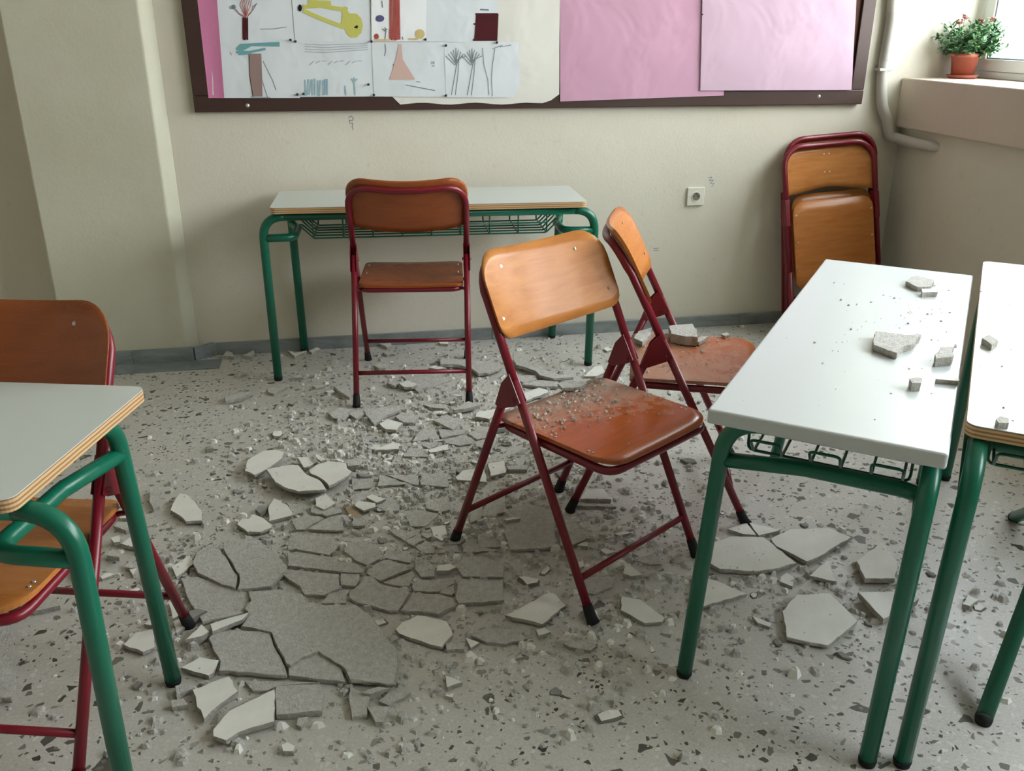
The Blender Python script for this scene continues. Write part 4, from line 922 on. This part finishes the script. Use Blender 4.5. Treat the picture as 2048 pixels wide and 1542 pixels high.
# layered, crazed sheets of plaster between the named pieces
def shards(quad, n, seed, label, group, keep=.8, hr=(.005, .010)):
    rd = random.Random(seed); Q = [onz(u, v, .006) for u, v in quad]
    def inq(a, t): p = (Q[0]*(1-a)+Q[1]*a)*(1-t)+(Q[3]*(1-a)+Q[2]*a)*t; return (p.x, p.y)
    m = int(math.sqrt(n)+.5); S = [inq(min(.99, max(.01, (i+rd.uniform(.1, .9))/m)), min(.99, max(.01, (j+rd.uniform(.1, .9))/m))) for i in range(m) for j in range(m)]
    for k_, (sx_, sy_) in enumerate(S):
        cell = [(q.x, q.y) for q in Q]
        for j, (ox, oy) in enumerate(S):
            if j == k_: continue
            mx, my, nx_, ny_ = (sx_+ox)/2, (sy_+oy)/2, ox-sx_, oy-sy_; out = []
            for i in range(len(cell)):
                a, b_ = cell[i-1], cell[i]; da = (a[0]-mx)*nx_+(a[1]-my)*ny_; db = (b_[0]-mx)*nx_+(b_[1]-my)*ny_
                if (da > 0) != (db > 0): t = da/(da-db); out.append((a[0]+(b_[0]-a[0])*t, a[1]+(b_[1]-a[1])*t))
                if db <= 0: out.append(b_)
            cell = out
            if len(cell) < 3: break
        if len(cell) < 3 or rd.random() > keep: continue
        cx = sum(p[0] for p in cell)/len(cell); cy = sum(p[1] for p in cell)/len(cell)
        if slab_top(cx, cy) is not None: continue
        f = rd.uniform(.84, .95); cell = [(cx+(x-cx)*f*rd.uniform(.9, 1.03), cy+(y-cy)*f*rd.uniform(.9, 1.03)) for x, y in cell]
        if any(slab_top(x, y) is not None for x, y in cell): cell = [(cx+(x-cx)*.72, cy+(y-cy)*.72) for x, y in cell]
        fragment(cell, rd.uniform(*hr), 0, 'g', label, group, world=True, amp=.003, tilt=(rd.uniform(-.03, .03), rd.uniform(-.03, .03), .0015))
shards([(690, 950), (900, 950), (905, 1055), (700, 1060)], 16, 5, 'thin crazed grey sheet right of the large split white plate', 'crazed sheets behind the cracked slabs')
shards([(770, 1060), (905, 1068), (1000, 1105), (850, 1108)], 9, 8, 'thin crazed grey sheet left of the centre chair rear foot', 'crazed sheets by the centre chair')
shards([(935, 1000), (1015, 985), (1015, 1100), (945, 1105)], 6, 9, 'thin crazed grey sheet below the centre chair rear leg', 'crazed sheets by the centre chair')
shards([(560, 1000), (690, 1020), (690, 1065), (590, 1062)], 6, 12, 'thin crazed grey sheet below the large split white plate', 'crazed sheets behind the cracked slabs')
shards([(840, 860), (1000, 860), (985, 915), (800, 915)], 9, 13, 'thin grey sheet between the back chair and the centre chair', 'sheets between the chairs')
H2, H3 = .6867, .7126
for kd, h, z0, lab, pts in [
 ('g', .016, H2, 'largest rough grey lump on the white-edged desk', [(1747,676),(1752,662),(1765,664),(1815,670),(1843,668),(1826,688),(1808,692),(1794,706),(1748,690)]),
 ('g', .020, H2, 'dark grey lump near the right edge of the white-edged desk', [(1870,708),(1880,694),(1909,693),(1904,714),(1872,717)]),
 ('w', .010, H2, 'white triangle of plaster at the right edge of the white-edged desk', [(1871,758),(1897,741),(1918,756),(1918,762)]),
 ('g', .018, H2, 'small square lump on the middle of the white-edged desk', [(1819,757),(1829,755),(1845,755),(1842,766),(1824,766)]),
 ('g', .014, H2, 'grey lump at the far end of the white-edged desk', [(1812,562),(1822,553),(1835,552),(1868,560),(1862,573),(1836,574)]),
 ('w', .014, H2, 'small pale block touching the far grey lump', [(1843,578),(1874,577),(1875,584),(1845,585)]),
 ('g', .014, H3, 'grey lump on the desk at the right picture edge', [(1964,676),(1978,669),(1997,681),(1984,690)]),
 ('g', .012, H3, 'small crumbly lump at the near corner of the right edge desk', [(1992,838),(2000,832),(2018,836),(2018,846),(1997,846)]),
 ('g', .010, .4345, 'flat grey sliver lying on the centre chair seat', [(1115,767),(1124,763),(1165,762),(1172,767),(1160,774),(1124,776)]),
 ('g', .030, .4345, 'big rough lump at the back of the side-on chair seat', [(1338,651),(1385,647),(1394,662),(1396,674),(1372,673),(1342,667)]),
 ('g', .016, .4345, 'rough flake left of the side-on chair near pivot', [(1277,662),(1304,655),(1300,670),(1285,684),(1268,676)]),
 ('g', .012, .4345, 'thin dark flake right of the big seat lump', [(1385,681),(1402,672),(1416,673),(1398,684)]),
 ('g', .008, .4345, 'small flake on the right of the side-on chair seat', [(1442,668),(1452,664),(1460,668),(1450,672)])]:
    fragment(pts, h, z0, kd, lab, 'pieces of plaster on furniture', amp=.003)

# ---- small chips: individuals sharing a few meshes, then crumbs as stuff
def chip_mesh(seed, flat):
    rd = random.Random(seed); n = rd.randint(5, 8); angs = sorted(rd.uniform(0, 2*PI) for _ in range(n))
    angs = [2*PI*i/n+rd.uniform(-.3, .3) for i in range(n)]; rr = [rd.uniform(.55, 1.1) for _ in range(n)]
    el = rd.uniform(.6, 1)
    bot = [(math.cos(a)*r_, math.sin(a)*r_*el, 0) for a, r_ in zip(angs, rr)]
    mid = [(x*rd.uniform(.95, 1.12), y*rd.uniform(.95, 1.12), flat*.5) for x, y, z in bot]
    top = [(x*rd.uniform(.75, .95), y*rd.uniform(.75, .95), flat*rd.uniform(.8, 1.15)) for x, y, z in bot]
    mb = MB()
    mb.add(bot+mid+top, [tuple(range(n-1, -1, -1))]+[(r*n+i, r*n+(i+1) % n, (r+1)*n+(i+1) % n, (r+1)*n+i) for r in (0, 1) for i in range(n)], 1)
    c_ = (0, 0, flat*1.05); mb.add(top+[c_], [(i, (i+1) % n, n) for i in range(n)], 0)
    return mb
protos = []
for i in range(16):
    mb = chip_mesh(100+i, random.uniform(.28, .7))
    o = mb.build('plaster_chip', ['pw', 'pe'] if i % 3 == 0 else ['pg', 'pe']); protos.append(o.data); bpy.data.objects.remove(o)
CLOUD = [(.30, 2.42, .28, .38, 40), (-.10, 1.95, .22, .30, 16), (.45, 3.12, .45, .30, 26), (.05, 2.75, .28, .22, 16), (-.42, 2.1, .10, .16, 8), (.62, 1.95, .30, .25, 12), (1.1, 1.75, .28, .16, 7), (.2, 1.55, .30, .14, 4), (1.2, 3.2, .5, .35, 6)]
rc = random.Random(11)
def cloud():
    tot = sum(c_[4] for c_ in CLOUD); t = rc.uniform(0, tot)
    for cx_, cy_, sx_, sy_, w_ in CLOUD:
        t -= w_
        if t <= 0: return rc.gauss(cx_, sx_), rc.gauss(cy_, sy_), (cx_, cy_)
ZL = {(.30, 2.42): ('small plaster chip in the dense rubble on the middle of the floor', 'chips in the middle rubble'),
      (-.10, 1.95): ('small plaster chip around the near left slabs', 'chips around the near slabs'),
      (.45, 3.12): ('small plaster chip scattered under and before the back desk chair', 'chips before the back desk'),
      (.05, 2.75): ('small plaster chip between the split white plate and the back chair', 'chips behind the split plate'),
      (-.42, 2.1): ('small plaster chip in the heap beside the left desk far leg', 'chips by the left desk'),
      (.62, 1.95): ('small plaster chip under and around the centre chair', 'chips around the centre chair'),
      (1.1, 1.75): ('small plaster chip around the white plates behind the right desk legs', 'chips among the white plates'),
      (.2, 1.55): ('small plaster chip in front of the near pile', 'chips in front of the near pile'),
      (1.2, 3.2): ('small plaster chip on the open floor by the back wall', 'chips near the back wall')}
def free(x, y): return -1.0 < x < 2.3 and 1.2 < y < YW-.03 and not (x < -.6 and y > 3.7)
cnt = 0
while cnt < 106:
    x, y, key = cloud()
    if not free(x, y) or slab_top(x, y) is not None: continue
    ip = rc.randrange(16); o = bpy.data.objects.new('plaster_chip', protos[ip]); C.objects.link(o)
    s = rc.uniform(.009, .021) if rc.random() < .8 else rc.uniform(.02, .032)
    o.scale = (s*rc.uniform(.8, 1.4), s, s*rc.uniform(.6, 1)); o.location = (x, y, .0004); o.rotation_euler = (rc.uniform(-.12, .12), rc.uniform(-.12, .12), rc.uniform(0, 6.28))
    lb = ZL[key][0].replace('small plaster chip', ('tiny ' if s < .0125 else 'small ' if s < .018 else 'thumb-sized ')+('white' if ip % 3 == 0 else 'grey')+' plaster chip')
    tag(o, lb, 'rubble', ZL[key][1]); cnt += 1
def crumbs(name, pos, label, mats=('pg', 'pw')):
    mb = MB()
    for x, y, z, s in pos:
        a = rc.uniform(0, 6.28); e = rc.uniform(.5, 1.2); hh = s*rc.uniform(.4, 1.0); n = 5
        P = [(x+s*rc.uniform(.6, 1.1)*math.cos(a+2*PI*i/n), y+s*e*rc.uniform(.6, 1.1)*math.sin(a+2*PI*i/n)) for i in range(n)]
        mi = 0 if rc.random() < .75 else 1
        mb.add([(px, py, z) for px, py in P]+[(x+(px-x)*.6, y+(py-y)*.6, z+hh*rc.uniform(.7, 1.2)) for px, py in P],
               [(n, n+1, n+2, n+3, n+4)]+[(i, (i+1) % n, n+(i+1) % n, n+i) for i in range(n)], mi)
    o = mb.build(name, list(mats)); tag(o, label, 'rubble', None, 'stuff'); return o
pos = []
for i in range(9000):
    x, y, _ = cloud()
    if rc.random() < .12: x, y = x+rc.gauss(0, .25), y+rc.gauss(0, .2)
    zt_ = slab_top(x, y) if free(x, y) else None
    if zt_ is not None:
        if rc.random() < .3: pos.append((x, y, zt_-.0002, rc.choice((.001, .0015, .002, .003))))
        continue
    if free(x, y): pos.append((x, y, .0, rc.choice((.0015, .002, .003, .004, .005, .007, .010))*rc.uniform(.7, 1.2)))
crumbs('plaster_crumbs', pos, 'countless plaster crumbs and grit strewn over the terrazzo floor')
crumbs('plaster_flakes', [(x, y, 0, rc.uniform(.008, .020)) for x, y in ((cloud()[:2]) for _ in range(2000)) if free(x, y) and slab_top(x, y) is None], 'small grey flakes filling the gaps between the plaster slabs')
def on_top(n, quad, z, fn=None, big=.004):
    out = []
    Q = [onz(u, v, z) for u, v in quad]
    while len(out) < n:
        a, t = rc.random(), rc.random(); p = (Q[0]*(1-a)+Q[1]*a)*(1-t)+(Q[3]*(1-a)+Q[2]*a)*t
        if fn and rc.random() > fn(a, t): continue
        out.append((p.x, p.y, z, big*rc.choice((.15, .2, .3, .5, 1))*rc.uniform(.7, 1.2)))
    return out
crumbs('plaster_crumbs', on_top(190, [(1655,535),(1930,558),(1895,890),(1445,815)], H2, lambda a, t: math.exp(-((a-.65)/.28)**2-((t-.42)/.25)**2)+.08), 'fine grey crumbs scattered over the white-edged desk top')
crumbs('plaster_crumbs', on_top(26, [(1962,535),(2048,542),(2048,860),(1945,845)], H3), 'few fine crumbs on the desk at the right picture edge')
crumbs('plaster_crumbs', on_top(620, [(1188,757),(1400,822),(1225,905),(1010,838)], .4335, lambda a, t: max(.02, 1-1.5*a)*math.exp(-((t-.45)/.55)**2), .0048), 'dense dusty crumbs on the back half of the centre chair seat')
crumbs('plaster_crumbs', on_top(260, [(1290,665),(1490,668),(1475,745),(1268,745)], .4335, lambda a, t: max(.08, 1-1.1*a), .005), 'crumbs strewn over the side-on chair seat')
